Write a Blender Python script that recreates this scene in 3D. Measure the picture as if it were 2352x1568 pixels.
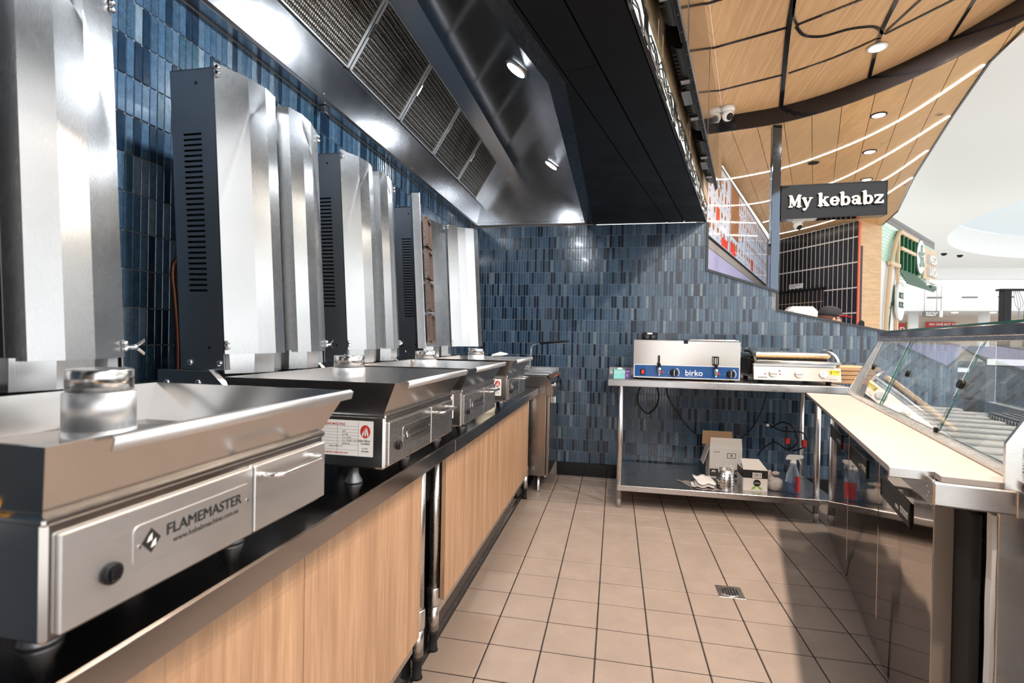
import bpy, bmesh, math, random
from mathutils import Vector, Matrix
random.seed(7)
for o in list(bpy.data.objects): bpy.data.objects.remove(o, do_unlink=True)
scene = bpy.context.scene
COL = scene.collection
PI = math.pi
# ------------------------------------------------------------------ camera
YAW, PITCH, ROLL, EYE = math.radians(11.46), math.radians(-0.39), math.radians(1.09), 1.165
r = Vector((math.cos(YAW), math.sin(YAW), 0)); f = Vector((-math.sin(YAW), math.cos(YAW), 0)); u = Vector((0, 0, 1))
f, u = f*math.cos(PITCH) + u*math.sin(PITCH), u*math.cos(PITCH) - f*math.sin(PITCH)
r, u = r*math.cos(ROLL) + u*math.sin(ROLL), u*math.cos(ROLL) - r*math.sin(ROLL)
cd = bpy.data.cameras.new('camera'); cam = bpy.data.objects.new('camera', cd); COL.objects.link(cam)
cd.sensor_width = 36; cd.lens = 1172/2352*36; cd.clip_start = 0.02; cd.clip_end = 300
cd.dof.use_dof = True; cd.dof.focus_distance = 2.6; cd.dof.aperture_fstop = 5.0
cam.matrix_world = Matrix(((r.x, u.x, -f.x, 0), (r.y, u.y, -f.y, 0), (r.z, u.z, -f.z, EYE), (0, 0, 0, 1)))
scene.camera = cam
# ------------------------------------------------------------------ world, lights, exposure
w = bpy.data.worlds.new('mall_daylight'); scene.world = w; w.use_nodes = True
w.node_tree.nodes['Background'].inputs['Color'].default_value = (0.95, 0.97, 1.0, 1)
w.node_tree.nodes['Background'].inputs['Strength'].default_value = 2.2
scene.view_settings.view_transform = 'Standard'; scene.view_settings.look = 'None'
scene.view_settings.gamma = 1.0; scene.view_settings.use_curve_mapping = False
scene.view_settings.exposure = 0.15
def area(name, loc, size, watts, color, direction=(0, 0, -1), shape='DISK', spread=None):
    l = bpy.data.lights.new(name, 'AREA'); l.shape = shape; l.size = size; l.energy = watts; l.color = color
    if spread: l.spread = spread
    o = bpy.data.objects.new(name, l); COL.objects.link(o); o.location = loc
    o.rotation_euler = Vector(direction).to_track_quat('-Z', 'Y').to_euler(); return o
WARM = (1.0, 0.83, 0.69); COOL = (0.88, 0.94, 1.0)
for y, e in ((0.99, 22), (2.275, 16), (3.565, 4)):            # the hood's own lamps
    area('hood_lamp', (-0.475, y, 2.365), 0.09, e, COOL, (-0.25, 0, -1))
for x, y in ((1.562, 3.573), (1.296, 2.466), (1.028, 1.347), (0.759, 0.229)):   # row of warm downlights along the counter
    area('shop_downlight_lamp', (x, y, 3.0), 0.09, 36, WARM)
for x, y in ((1.911, 4.325), (2.203, 5.134), (2.548, 5.99)):
    area('eave_downlight_lamp', (x, y, 2.885), 0.1, 14, (1, 0.93, 0.82))
area('mall_skylight_lamp', (16.4, 12.7, 4.8), 11.0, 500, (0.95, 0.98, 1.0))
# ------------------------------------------------------------------ materials
MATS = {}
def mat(name, color=(0.5, 0.5, 0.5), rough=0.5, metal=0.0, emit=None, estr=0.0, trans=0.0, ior=1.45, coat=0.0, aniso=0.0, spec=None, alpha=1.0):
    m = bpy.data.materials.new(name); m.use_nodes = True
    b = m.node_tree.nodes['Principled BSDF']
    b.inputs['Base Color'].default_value = (*color, 1); b.inputs['Roughness'].default_value = rough; b.inputs['Metallic'].default_value = metal
    if emit: b.inputs['Emission Color'].default_value = (*emit, 1); b.inputs['Emission Strength'].default_value = estr
    b.inputs['Transmission Weight'].default_value = trans; b.inputs['IOR'].default_value = ior; b.inputs['Coat Weight'].default_value = coat
    if aniso: b.inputs['Anisotropic'].default_value = aniso
    if spec is not None: b.inputs['Specular IOR Level'].default_value = spec
    MATS[name] = m; return m
def nodes(m): return m.node_tree.nodes, m.node_tree.links, m.node_tree.nodes['Principled BSDF']
def coord(m, kind, scale):
    n, l, b = nodes(m)
    if kind == 'World':
        g = n.new('ShaderNodeNewGeometry'); out = g.outputs['Position']
    else:
        g = n.new('ShaderNodeTexCoord'); out = g.outputs[kind]
    mp = n.new('ShaderNodeMapping'); mp.inputs['Scale'].default_value = scale; l.new(out, mp.inputs['Vector']); return mp.outputs['Vector']
def noise(m, vec, scale=5, detail=3, rough=0.5):
    n, l, b = nodes(m); t = n.new('ShaderNodeTexNoise'); t.inputs['Scale'].default_value = scale; t.inputs['Detail'].default_value = detail
    t.inputs['Roughness'].default_value = rough; l.new(vec, t.inputs['Vector']); return t.outputs['Fac']
def ramp(m, fac, stops):
    n, l, b = nodes(m); c = n.new('ShaderNodeValToRGB'); e = c.color_ramp.elements
    while len(e) < len(stops): e.new(0.5)
    for k, (p, col) in enumerate(stops): e[k].position = p; e[k].color = (*col, 1)
    l.new(fac, c.inputs['Fac']); return c.outputs['Color']
def maprange(m, fac, a, b_, c, d):
    n, l, b = nodes(m); t = n.new('ShaderNodeMapRange')
    for i, v in zip(('From Min', 'From Max', 'To Min', 'To Max'), (a, b_, c, d)): t.inputs[i].default_value = v
    l.new(fac, t.inputs['Value']); return t.outputs['Result']
def bump(m, fac, strength, dist=0.002):
    n, l, b = nodes(m); t = n.new('ShaderNodeBump'); t.inputs['Strength'].default_value = strength; t.inputs['Distance'].default_value = dist
    l.new(fac, t.inputs['Height']); l.new(t.outputs['Normal'], b.inputs['Normal'])
def mix(m, fac, a, b_, mode='MIX'):
    n, l, b = nodes(m); t = n.new('ShaderNodeMix'); t.data_type = 'RGBA'; t.blend_type = mode
    if isinstance(fac, float): t.inputs['Factor'].default_value = fac
    else: l.new(fac, t.inputs['Factor'])
    for s, v in ((t.inputs['A'], a), (t.inputs['B'], b_)):
        if isinstance(v, tuple): s.default_value = (*v, 1)
        else: l.new(v, s)
    return t.outputs['Result']
def setc(m, col): n, l, b = nodes(m); l.new(col, b.inputs['Base Color'])
def setr(m, fac): n, l, b = nodes(m); l.new(fac, b.inputs['Roughness'])
def steel(name, color, rough, grain=(3, 3, 60), dr=0.08, aniso=0.0, wave=0.0):
    m = mat(name, color, rough, 1.0, aniso=aniso)
    v = coord(m, 'World', grain); fa = noise(m, v, 6, 4, 0.6)
    v2 = coord(m, 'World', (1, 1, 1)); fb = noise(m, v2, 7, 4, 0.6)
    n, l, b = nodes(m); ad = n.new('ShaderNodeMath'); ad.operation = 'ADD'; l.new(fa, ad.inputs[0]); l.new(fb, ad.inputs[1])
    setr(m, maprange(m, ad.outputs[0], 0.6, 1.4, rough - dr, rough + dr))
    setc(m, mix(m, maprange(m, fa, 0.3, 0.7, 0, 1), tuple(c*0.97 for c in color), color))
    if wave:
        v3 = coord(m, 'World', (1.0, 1.0, 0.35)); bump(m, noise(m, v3, 4.5, 1, 0.4), wave, 0.02)
    if aniso:
        t = n.new('ShaderNodeTangent'); t.direction_type = 'RADIAL'; t.axis = 'Z'; l.new(t.outputs[0], b.inputs['Tangent'])
    return m
S_TRAY = steel('tray_steel', (0.58, 0.56, 0.54), 0.20, (240, 6, 240), 0.04)
S_DOOR = steel('brushed_door_steel', (0.54, 0.54, 0.54), 0.26, (260, 260, 3), 0.05, 0.5)
S_HOOD = steel('hood_steel', (0.50, 0.51, 0.53), 0.20, (6, 160, 6), 0.035)
S_TABLE = steel('table_steel', (0.66, 0.66, 0.67), 0.30, (4, 60, 60), 0.08)
S_BENCH = steel('bench_steel', (0.42, 0.40, 0.39), 0.16, (60, 3, 60), 0.06)
S_DARK = steel('tower_steel', (0.32, 0.325, 0.335), 0.40, (200, 200, 3), 0.05)
S_FRIDGE = steel('polished_fridge_steel', (0.44, 0.40, 0.37), 0.06, (30, 30, 2), 0.02, 0, 0.16)
S_MID = steel('satin_steel', (0.66, 0.64, 0.62), 0.27, (6, 6, 240), 0.035)
CHROME = mat('chrome', (0.8, 0.8, 0.8), 0.12, 1.0)
GALV = steel('bright_post_metal', (0.74, 0.74, 0.74), 0.46, (200, 200, 6), 0.08)
BLACK = mat('black_plastic', (0.009, 0.009, 0.010), 0.4, spec=0.3)
BLACKGLOSS = mat('black_gloss_laminate', (0.008, 0.008, 0.010), 0.12, coat=0.3)
SOFFIT = mat('black_soffit_paint', (0.004, 0.0045, 0.0055), 0.5, spec=0.25)
v = coord(SOFFIT, 'World', (1, 1, 1)); setr(SOFFIT, maprange(SOFFIT, noise(SOFFIT, v, 3, 4), 0.3, 0.7, 0.36, 0.5))
RUBBER = mat('black_rubber', (0.015, 0.015, 0.015), 0.7)
BRASS = mat('brass', (0.75, 0.5, 0.2), 0.25, 1.0)
COPPER = mat('copper_pipe_metal', (0.30, 0.13, 0.075), 0.4, 1.0)
GROUT = mat('grey_grout', (0.27, 0.25, 0.235), 0.85)
FGROUT = mat('dark_floor_grout', (0.028, 0.024, 0.022), 0.85)
WHITE = mat('white_paint', (0.83, 0.83, 0.82), 0.55)
PLASTICW = mat('white_plastic', (0.8, 0.8, 0.78), 0.4)
RED = mat('red_print', (0.55, 0.03, 0.02), 0.5)
INK = mat('black_ink', (0.015, 0.015, 0.015), 0.5)
def tilem(name, col, dark):
    m = mat(name, col, 0.16, coat=0.35)
    v = coord(m, 'World', (1, 1, 0.8)); a = noise(m, v, 330, 2, 0.6); b2 = noise(m, v, 60, 2, 0.5)
    c1 = mix(m, maprange(m, b2, 0.35, 0.65, 0, 1), tuple(c*0.82 for c in col), tuple(min(1, c*1.12) for c in col))
    setc(m, mix(m, maprange(m, a, 0.36, 0.42, 1, 0), c1, dark)); bump(m, noise(m, v, 40, 3), 0.25, 0.0015); return m
TILES = [tilem('tile_blue', (0.049, 0.097, 0.155), (0.015, 0.045, 0.11)), tilem('tile_steel_blue', (0.070, 0.118, 0.170), (0.03, 0.07, 0.14)),
         tilem('tile_navy', (0.009, 0.024, 0.045), (0.01, 0.02, 0.05)), tilem('tile_slate', (0.040, 0.077, 0.118), (0.012, 0.04, 0.09)),
         tilem('tile_pale', (0.14, 0.19, 0.23), (0.06, 0.12, 0.2)), tilem('tile_teal', (0.032, 0.077, 0.106), (0.012, 0.04, 0.09))]
TW = [0.26, 0.23, 0.24, 0.17, 0.05, 0.05]
FT = mat('floor_tile_beige', (0.36, 0.285, 0.225), 0.48)
v = coord(FT, 'World', (1, 1, 1)); a1 = noise(FT, v, 260, 3, 0.7); a2 = noise(FT, v, 5, 4, 0.6)
n, l, b = nodes(FT); oi = n.new('ShaderNodeObjectInfo')
c1 = mix(FT, maprange(FT, a1, 0.3, 0.7, 0, 1), (0.30, 0.232, 0.19), (0.44, 0.352, 0.295))
c2 = mix(FT, maprange(FT, a2, 0.35, 0.7, 0.0, 0.55), c1, (0.25, 0.2, 0.165))
c3 = mix(FT, maprange(FT, oi.outputs['Random'], 0, 1, 0.0, 0.22), c2, (0.30, 0.25, 0.21))
# ingrained grime along the bench line and along the counter line
ge = n.new('ShaderNodeNewGeometry'); sx = n.new('ShaderNodeSeparateXYZ'); l.new(ge.outputs['Position'], sx.inputs['Vector'])
def vmath(op, a, b_):
    t = n.new('ShaderNodeMath'); t.operation = op
    for s_, q in ((t.inputs[0], a), (t.inputs[1], b_)):
        if isinstance(q, float): s_.default_value = q
        else: l.new(q, s_)
    return t.outputs[0]
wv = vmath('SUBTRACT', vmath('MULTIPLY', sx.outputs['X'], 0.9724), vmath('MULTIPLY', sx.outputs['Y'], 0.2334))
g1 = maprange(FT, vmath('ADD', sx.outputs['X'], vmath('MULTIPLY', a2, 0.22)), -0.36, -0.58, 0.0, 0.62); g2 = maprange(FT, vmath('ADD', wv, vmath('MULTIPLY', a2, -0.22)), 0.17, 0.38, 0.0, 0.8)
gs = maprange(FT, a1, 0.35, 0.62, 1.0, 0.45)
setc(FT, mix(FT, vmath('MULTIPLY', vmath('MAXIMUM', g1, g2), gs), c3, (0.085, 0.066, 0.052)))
setr(FT, maprange(FT, a2, 0.3, 0.7, 0.38, 0.55)); bump(FT, a1, 0.3, 0.0008)
def woodm(name, c_lo, c_hi, axis_scale, rough=0.45, knots=False, sc=1.0):
    m = mat(name, c_hi, rough)
    v = coord(m, 'World', axis_scale); n1 = noise(m, v, 14*sc, 6, 0.65); n2 = noise(m, v, 3*sc, 2, 0.5)
    c = ramp(m, n1, [(0.25, c_lo), (0.5, tuple((x+y)/2 for x, y in zip(c_lo, c_hi))), (0.78, c_hi)])
    c = mix(m, maprange(m, n2, 0.35, 0.65, 0, 0.5), c, tuple(x*0.75 for x in c_lo))
    if knots:
        nn, ll, bb = nodes(m); oi2 = nn.new('ShaderNodeObjectInfo')
        c = mix(m, maprange(m, oi2.outputs['Random'], 0, 1, 0.0, 0.75), c, tuple(x*0.72 for x in c_hi))
        v2 = coord(m, 'World', tuple(min(1.0, s) for s in axis_scale)); k = noise(m, v2, 5.0, 3, 0.6)
        c = mix(m, maprange(m, k, 0.66, 0.72, 0, 0.8), c, (0.10, 0.045, 0.02))
    setc(m, c); return m
W_BENCH = woodm('bench_walnut_laminate', (0.36, 0.205, 0.115), (0.66, 0.42, 0.255), (9, 9, 0.45), 0.4, sc=0.8)
W_LAM = woodm('ceiling_oak_laminate', (0.68, 0.40, 0.19), (0.88, 0.58, 0.31), (22, 0.6, 1), 0.45)
W_PLANK = woodm('ceiling_oak_plank', (0.68, 0.38, 0.15), (0.90, 0.58, 0.28), (9.0, 0.8, 1), 0.4, True)
W_PANEL = woodm('far_oak_panel', (0.6, 0.35, 0.15), (0.80, 0.52, 0.27), (1, 1, 8), 0.45)
W_PALE = mat('pale_timber', (0.72, 0.52, 0.33), 0.5)
W_PLY = woodm('plywood_edge', (0.20, 0.13, 0.07), (0.46, 0.36, 0.22), (1, 1, 60), 0.7)
GLASS = mat('clear_glass', (0.96, 0.985, 0.975), 0.0, trans=1.0, ior=1.45)
GLASSEDGE = mat('green_glass_edge', (0.01, 0.17, 0.12), 0.1, coat=0.3)
BOARD = mat('cream_cutting_board', (0.44, 0.385, 0.345), 0.42)
v = coord(BOARD, 'World', (1, 1, 1)); setr(BOARD, maprange(BOARD, noise(BOARD, v, 60, 4), 0.3, 0.7, 0.36, 0.55))
CARD = mat('brown_cardboard', (0.50, 0.31, 0.17), 0.8)
CARDW = mat('white_carton', (0.66, 0.62, 0.58), 0.7)
BLUE = mat('blue_panel', (0.005, 0.072, 0.26), 0.3, coat=0.3)
PAPER = mat('white_paper', (0.85, 0.83, 0.79), 0.8)
MESHF = mat('filter_mesh_metal', (0.33, 0.30, 0.26), 0.45, 1.0)
v = coord(MESHF, 'World', (1, 1, 1)); nn, ll, bb = nodes(MESHF)
tcx = nn.new('ShaderNodeTexCoord'); vo = nn.new('ShaderNodeTexVoronoi'); vo.inputs['Scale'].default_value = 85; vo.inputs['Randomness'].default_value = 0.12
ll.new(tcx.outputs['Object'], vo.inputs['Vector'])
g = noise(MESHF, v, 4, 4); cc = mix(MESHF, maprange(MESHF, vo.outputs['Distance'], 0.25, 0.55, 0, 1), (0.42, 0.39, 0.35), (0.04, 0.035, 0.03))
setc(MESHF, mix(MESHF, maprange(MESHF, g, 0.5, 0.7, 0, 0.6), cc, (0.30, 0.19, 0.09), 'MULTIPLY')); bump(MESHF, vo.outputs['Distance'], 0.6, 0.004)
BURN = mat('burner_mesh', (0.30, 0.24, 0.19), 0.6, 0.6)
nn, ll, bb = nodes(BURN); vo = nn.new('ShaderNodeTexVoronoi'); vo.inputs['Scale'].default_value = 300; tcx = nn.new('ShaderNodeTexCoord'); ll.new(tcx.outputs['Object'], vo.inputs['Vector'])
setc(BURN, mix(BURN, maprange(BURN, vo.outputs['Distance'], 0.2, 0.5, 0, 1), (0.36, 0.30, 0.25), (0.09, 0.06, 0.05)))
RUST = mat('scorched_frame', (0.16, 0.095, 0.07), 0.6, 0.5)
LEDM = mat('led_diffuser', (1, 1, 1), 0.5, emit=(1.0, 0.95, 0.86), estr=14.0)
LAMPW = mat('warm_lamp_face', (1, 1, 1), 0.5, emit=(1.0, 0.82, 0.55), estr=14.0)
LAMPC = mat('cool_lamp_face', (1, 1, 1), 0.5, emit=(0.92, 0.97, 1.0), estr=30.0)
LIGHTBOX = mat('backlit_panel', (0.85, 0.88, 0.86), 0.5, emit=(0.93, 1.0, 0.96), estr=0.3)
SKYL = mat('skylight_diffuser', (0.62, 0.68, 0.72), 0.6, emit=(0.90, 0.97, 1.0), estr=0.15)
ORANGE = mat('orange_cheese', (0.85, 0.42, 0.06), 0.35)
GREENP = mat('green_paint', (0.010, 0.085, 0.033), 0.5)
GREENT = mat('pale_green_tile', (0.42, 0.66, 0.50), 0.25)
BLACKT = mat('black_wall_tile', (0.020, 0.019, 0.020), 0.25)
WGROUT = mat('white_grout', (0.80, 0.76, 0.70), 0.8)
GREYT = mat('grey_brick_tile', (0.20, 0.18, 0.17), 0.5)
ORED = mat('orange_red_trim', (0.72, 0.10, 0.02), 0.4)
LILAC = mat('lilac_splash_panel', (0.36, 0.36, 0.58), 0.22)
SKIN = mat('skin', (0.58, 0.33, 0.23), 0.5)
FABRIC = mat('dark_cap_fabric', (0.022, 0.022, 0.025), 0.8)
MALLF = mat('mall_floor_stone', (0.84, 0.81, 0.76), 0.25)
# ------------------------------------------------------------------ mesh helpers
class MB:
    """collects primitive shapes in thing-local coordinates, then links them as ONE mesh object"""
    def __init__(s): s.bm = bmesh.new(); s.mi = 0
    def _tag(s, n0, smooth=False):
        s.bm.faces.ensure_lookup_table()
        for fc in s.bm.faces[n0:]: fc.material_index = s.mi; fc.smooth = smooth
    def poly(s, pts, smooth=False):
        n0 = len(s.bm.faces); s.bm.faces.new([s.bm.verts.new(p) for p in pts]); s._tag(n0, smooth); return s
    def box(s, a, b, c=0.0, M=None):
        n0 = len(s.bm.faces)
        x0, x1 = sorted((a[0], b[0])); y0, y1 = sorted((a[1], b[1])); z0, z1 = sorted((a[2], b[2]))
        c = min(c, (x1-x0)*0.45, (y1-y0)*0.45, (z1-z0)*0.45)
        if c <= 0:
            vs = [s.bm.verts.new(p) for p in ((x0,y0,z0),(x1,y0,z0),(x1,y1,z0),(x0,y1,z0),(x0,y0,z1),(x1,y0,z1),(x1,y1,z1),(x0,y1,z1))]
            for q in ((3,2,1,0),(4,5,6,7),(0,1,5,4),(1,2,6,5),(2,3,7,6),(3,0,4,7)): s.bm.faces.new([vs[i] for i in q])
        else:
            V = {}
            for i, x in enumerate((x0, x1)):
                for j, y in enumerate((y0, y1)):
                    for k, z in enumerate((z0, z1)):
                        dx, dy, dz = (c if i == 0 else -c), (c if j == 0 else -c), (c if k == 0 else -c)
                        V[i,j,k] = [s.bm.verts.new((x, y+dy, z+dz)), s.bm.verts.new((x+dx, y, z+dz)), s.bm.verts.new((x+dx, y+dy, z))]
            vs = [q for t in V.values() for q in t]
            F = s.bm.faces.new
            for ax in range(3):
                o1, o2 = [(1,2),(2,0),(0,1)][ax]
                for sd in (0, 1):
                    loop = []
                    for a_, b_ in ((0,0),(1,0),(1,1),(0,1)):
                        key = [0,0,0]; key[ax] = sd; key[o1] = a_; key[o2] = b_; loop.append(V[tuple(key)][ax])
                    F(loop if sd else loop[::-1])
                for a_ in (0, 1):
                    for b_ in (0, 1):
                        k0 = [0,0,0]; k1 = [0,0,0]; k0[o1] = k1[o1] = a_; k0[o2] = k1[o2] = b_; k1[ax] = 1
                        k0 = tuple(k0); k1 = tuple(k1); F([V[k0][o1], V[k1][o1], V[k1][o2], V[k0][o2]])
            for t in V.values(): F(t)
        if M is not None: bmesh.ops.transform(s.bm, matrix=M, verts=vs)
        s._tag(n0); return s
    def prism(s, pts, d, M=None):
        """closed polygon pts (3D) extruded by vector d"""
        n0 = len(s.bm.faces); d = Vector(d); a = [s.bm.verts.new(p) for p in pts]; b = [s.bm.verts.new(Vector(p)+d) for p in pts]; n = len(a)
        s.bm.faces.new(a[::-1]); s.bm.faces.new(b)
        for i in range(n): s.bm.faces.new((a[i], a[(i+1)%n], b[(i+1)%n], b[i]))
        if M is not None: bmesh.ops.transform(s.bm, matrix=M, verts=a+b)
        s._tag(n0); return s
    def lathe(s, prof, c=(0,0,0), axis='z', seg=20, M=None, smooth=True):
        n0 = len(s.bm.faces); rings = []
        for rr, h in prof:
            ring = []
            for k in range(seg):
                a = 2*PI*k/seg; p = (rr*math.cos(a), rr*math.sin(a), h)
                if axis == 'x': p = (p[2], p[0], p[1])
                elif axis == 'y': p = (p[0], p[2], p[1])
                ring.append(s.bm.verts.new((p[0]+c[0], p[1]+c[1], p[2]+c[2])))
            rings.append(ring)
        for i in range(len(rings)-1):
            for k in range(seg): s.bm.faces.new((rings[i][k], rings[i][(k+1)%seg], rings[i+1][(k+1)%seg], rings[i+1][k]))
        s._tag(n0, smooth); n1 = len(s.bm.faces)
        s.bm.faces.new(rings[0][::-1]); s.bm.faces.new(rings[-1]); s._tag(n1)
        if M is not None: bmesh.ops.transform(s.bm, matrix=M, verts=[q for t in rings for q in t])
        return s
    def tube(s, pts, rad, seg=8, smooth=True):
        n0 = len(s.bm.faces); pts = [Vector(p) for p in pts]; rings = []; prev = None
        for i, p in enumerate(pts):
            t = (pts[min(i+1, len(pts)-1)] - pts[max(i-1, 0)]).normalized()
            if prev is None: nrm = t.orthogonal().normalized()
            else:
                nrm = prev - t*prev.dot(t); nrm = nrm.normalized() if nrm.length > 1e-6 else t.orthogonal().normalized()
            prev = nrm; bn = t.cross(nrm); R = rad[i] if isinstance(rad, (list, tuple)) else rad
            rings.append([s.bm.verts.new(p + nrm*R*math.cos(2*PI*k/seg) + bn*R*math.sin(2*PI*k/seg)) for k in range(seg)])
        for i in range(len(rings)-1):
            for k in range(seg): s.bm.faces.new((rings[i][k], rings[i][(k+1)%seg], rings[i+1][(k+1)%seg], rings[i+1][k]))
        s._tag(n0, smooth); n1 = len(s.bm.faces); s.bm.faces.new(rings[0][::-1]); s.bm.faces.new(rings[-1]); s._tag(n1); return s
    def ball(s, c, rad, sc=(1,1,1), seg=14):
        n0 = len(s.bm.faces); M = Matrix.Translation(c) @ Matrix.Diagonal((rad*sc[0], rad*sc[1], rad*sc[2], 1))
        bmesh.ops.create_uvsphere(s.bm, u_segments=seg, v_segments=max(6, seg*2//3), radius=1, matrix=M); s._tag(n0, True); return s
    def sheet(s, rows, th=None, smooth=False):
        """grid of points; th = thickness vector"""
        n0 = len(s.bm.faces); A = [[s.bm.verts.new(p) for p in rw] for rw in rows]
        def grid(G, flip):
            for i in range(len(G)-1):
                for j in range(len(G[0])-1):
                    q = (G[i][j], G[i][j+1], G[i+1][j+1], G[i+1][j]); s.bm.faces.new(q[::-1] if flip else q)
        grid(A, False)
        if th is not None:
            th = Vector(th); B = [[s.bm.verts.new(Vector(p)+th) for p in rw] for rw in rows]; grid(B, True)
            rim = [A[0][j] for j in range(len(A[0]))] + [A[i][-1] for i in range(1, len(A))] + [A[-1][j] for j in range(len(A[0])-2, -1, -1)] + [A[i][0] for i in range(len(A)-2, 0, -1)]
            rib = [B[0][j] for j in range(len(A[0]))] + [B[i][-1] for i in range(1, len(A))] + [B[-1][j] for j in range(len(A[0])-2, -1, -1)] + [B[i][0] for i in range(len(A)-2, 0, -1)]
            n = len(rim)
            for i in range(n): s.bm.faces.new((rim[(i+1)%n], rim[i], rib[i], rib[(i+1)%n]))
        s._tag(n0, smooth); return s
    def text(s, txt, size, M, depth=0.0006, bold=0.0, align='LEFT', space=1.0):
        cu = bpy.data.curves.new('lettering', 'FONT'); cu.body = txt; cu.size = 1.0; cu.extrude = depth/size; cu.offset = bold/size; cu.align_x = align
        cu.space_character = space; cu.resolution_u = 3
        ob = bpy.data.objects.new('lettering', cu); COL.objects.link(ob)
        dg = bpy.context.evaluated_depsgraph_get(); me = bpy.data.meshes.new_from_object(ob.evaluated_get(dg))
        me.transform(M @ Matrix.Diagonal((size, size, size, 1))); n0 = len(s.bm.faces); s.bm.from_mesh(me); s._tag(n0)
        bpy.data.objects.remove(ob, do_unlink=True); bpy.data.meshes.remove(me); bpy.data.curves.remove(cu); return s
    def mesh(s, name, mats, org=(0,0,0)):
        if any(org): bmesh.ops.translate(s.bm, vec=-Vector(org), verts=s.bm.verts)
        bmesh.ops.recalc_face_normals(s.bm, faces=s.bm.faces)
        me = bpy.data.meshes.new(name); s.bm.to_mesh(me); s.bm.free()
        for m in (mats if isinstance(mats, (list, tuple)) else [mats]): me.materials.append(m)
        return me
    def build(s, name, mats, parent=None, label=None, org=(0,0,0)):
        return link(name, s.mesh(name, mats, org), parent, label)
def link(name, me, parent=None, label=None):
    o = bpy.data.objects.new(name, me); COL.objects.link(o); o.parent = parent
    if label: o['label'] = label
    return o
def tag(o, label, cat, group=None):
    o['label'] = label; o['category'] = cat
    if group: o['group'] = group
    return o
def thing(name, label, cat, loc=(0,0,0), rz=0.0, group=None):
    o = bpy.data.objects.new(name, None); COL.objects.link(o); o.empty_display_size = 0.05
    o.location = loc; o.rotation_euler = (0, 0, rz); return tag(o, label, cat, group)
def kids(o): return [c for c in bpy.data.objects if c.parent == o]
def dup(root, loc, rz=None, label=None, skip=()):
    ks = {}
    for c in bpy.data.objects:
        if c.parent: ks.setdefault(c.parent.name, []).append(c)
    def rec(o, par):
        c = o.copy(); COL.objects.link(c); c.parent = par
        for k in ks.get(o.name, []):
            if k.name.split('.')[0] not in skip: rec(k, c)
        return c
    c = rec(root, None); c.location = loc
    if rz is not None: c.rotation_euler = (0, 0, rz)
    if label: c['label'] = label
    return c
def struct(o): o['kind'] = 'structure'; return o
def stuff(o): o['kind'] = 'stuff'; return o
AL = math.radians(13.5); CA, SA = math.cos(AL), math.sin(AL)
def WS(w_, s_, z=0.0): return Vector((w_*CA + s_*SA, -w_*SA + s_*CA, z))   # the counter line's own axes
def catmull(pts, n=8):
    P = [Vector(p) for p in pts]; out = []
    for i in range(len(P)-1):
        p0 = P[max(i-1, 0)]; p1 = P[i]; p2 = P[i+1]; p3 = P[min(i+2, len(P)-1)]
        for k in range(n):
            t = k/n; out.append(0.5*((2*p1) + (p2-p0)*t + (2*p0-5*p1+4*p2-p3)*t*t + (3*p1-p0-3*p2+p3)*t**3))
    return out + [P[-1]]
def clip(poly, n_, d):
    """keep the part of a 2D polygon where p.n <= d"""
    out = []
    for i in range(len(poly)):
        a, b_ = Vector(poly[i]), Vector(poly[(i+1) % len(poly)]); da, db = a.dot(n_)-d, b_.dot(n_)-d
        if da <= 0: out.append(a)
        if da*db < 0: out.append(a + (b_-a)*(da/(da-db)))
    return out
def scl(p, z0, z1):
    """the point at height z1 on the line from the eye through (x, y, z0): only used to convert survey heights"""
    k = (z1-EYE)/(z0-EYE); return (p[0]*k, p[1]*k)
# ================================================================== SETTING
BY = 4.385; LX = -1.28
# ---- kitchen floor and its tiles
fl = struct(MB().box((-1.3, -1.5, -0.06), (2.4, BY, -0.004)).build('floor', FGROUT))
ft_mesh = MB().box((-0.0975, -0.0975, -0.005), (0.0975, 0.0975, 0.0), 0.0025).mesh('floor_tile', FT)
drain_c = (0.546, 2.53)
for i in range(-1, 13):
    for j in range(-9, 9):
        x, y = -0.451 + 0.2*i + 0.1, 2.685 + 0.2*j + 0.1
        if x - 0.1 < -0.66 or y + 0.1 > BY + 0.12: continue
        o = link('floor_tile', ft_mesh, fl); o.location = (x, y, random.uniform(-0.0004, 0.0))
m = MB()
for i in range(-1, 10):
    for j in range(-20, -9):
        x, y = -0.451 + 0.2*i + 0.1, 2.685 + 0.2*j + 0.1; m.box((x-0.0975, y-0.0975, -0.005), (x+0.0975, y+0.0975, 0))
stuff(m.build('floor_tile', FT, fl))
# ---- tiled walls
def tile_mesh(mi, wid, hei, axis):
    m = MB()
    if axis == 'y': m.box((-wid/2, -0.0024, -hei/2), (wid/2, 0.004, hei/2), 0.0014)
    else: m.box((-0.004, -wid/2, -hei/2), (0.0018, wid/2, hei/2), 0.0014)
    return m.mesh('wall_tile', TILES[mi])
TP, TH, Z0 = 0.0236, 0.102, 0.0073
def cap_z(x):
    if x < 0.718: return 2.14
    if x < 1.242: return 1.755 - 0.338*(x-0.718)
    return 1.426 - 0.204*(x-1.252)
def pick(): return random.choices(range(6), TW)[0]
wb = MB()
wb.prism([(-1.29, BY, 0), (-1.29, BY, 2.80), (-0.18, BY, 2.80), (-0.18, BY, 2.135), (0.718, BY, 2.135), (0.718, BY, 1.755), (1.247, BY, 1.576), (1.247, BY, 1.427), (2.50, BY, 1.171), (2.50, BY, 0)], (0, 0.10, 0))
wall_back = struct(wb.build('wall_back', GROUT))
singles = [tile_mesh(i, 0.0215, 0.0998, 'y') for i in range(6)]
rest = MB(); nsing = 0
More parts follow.
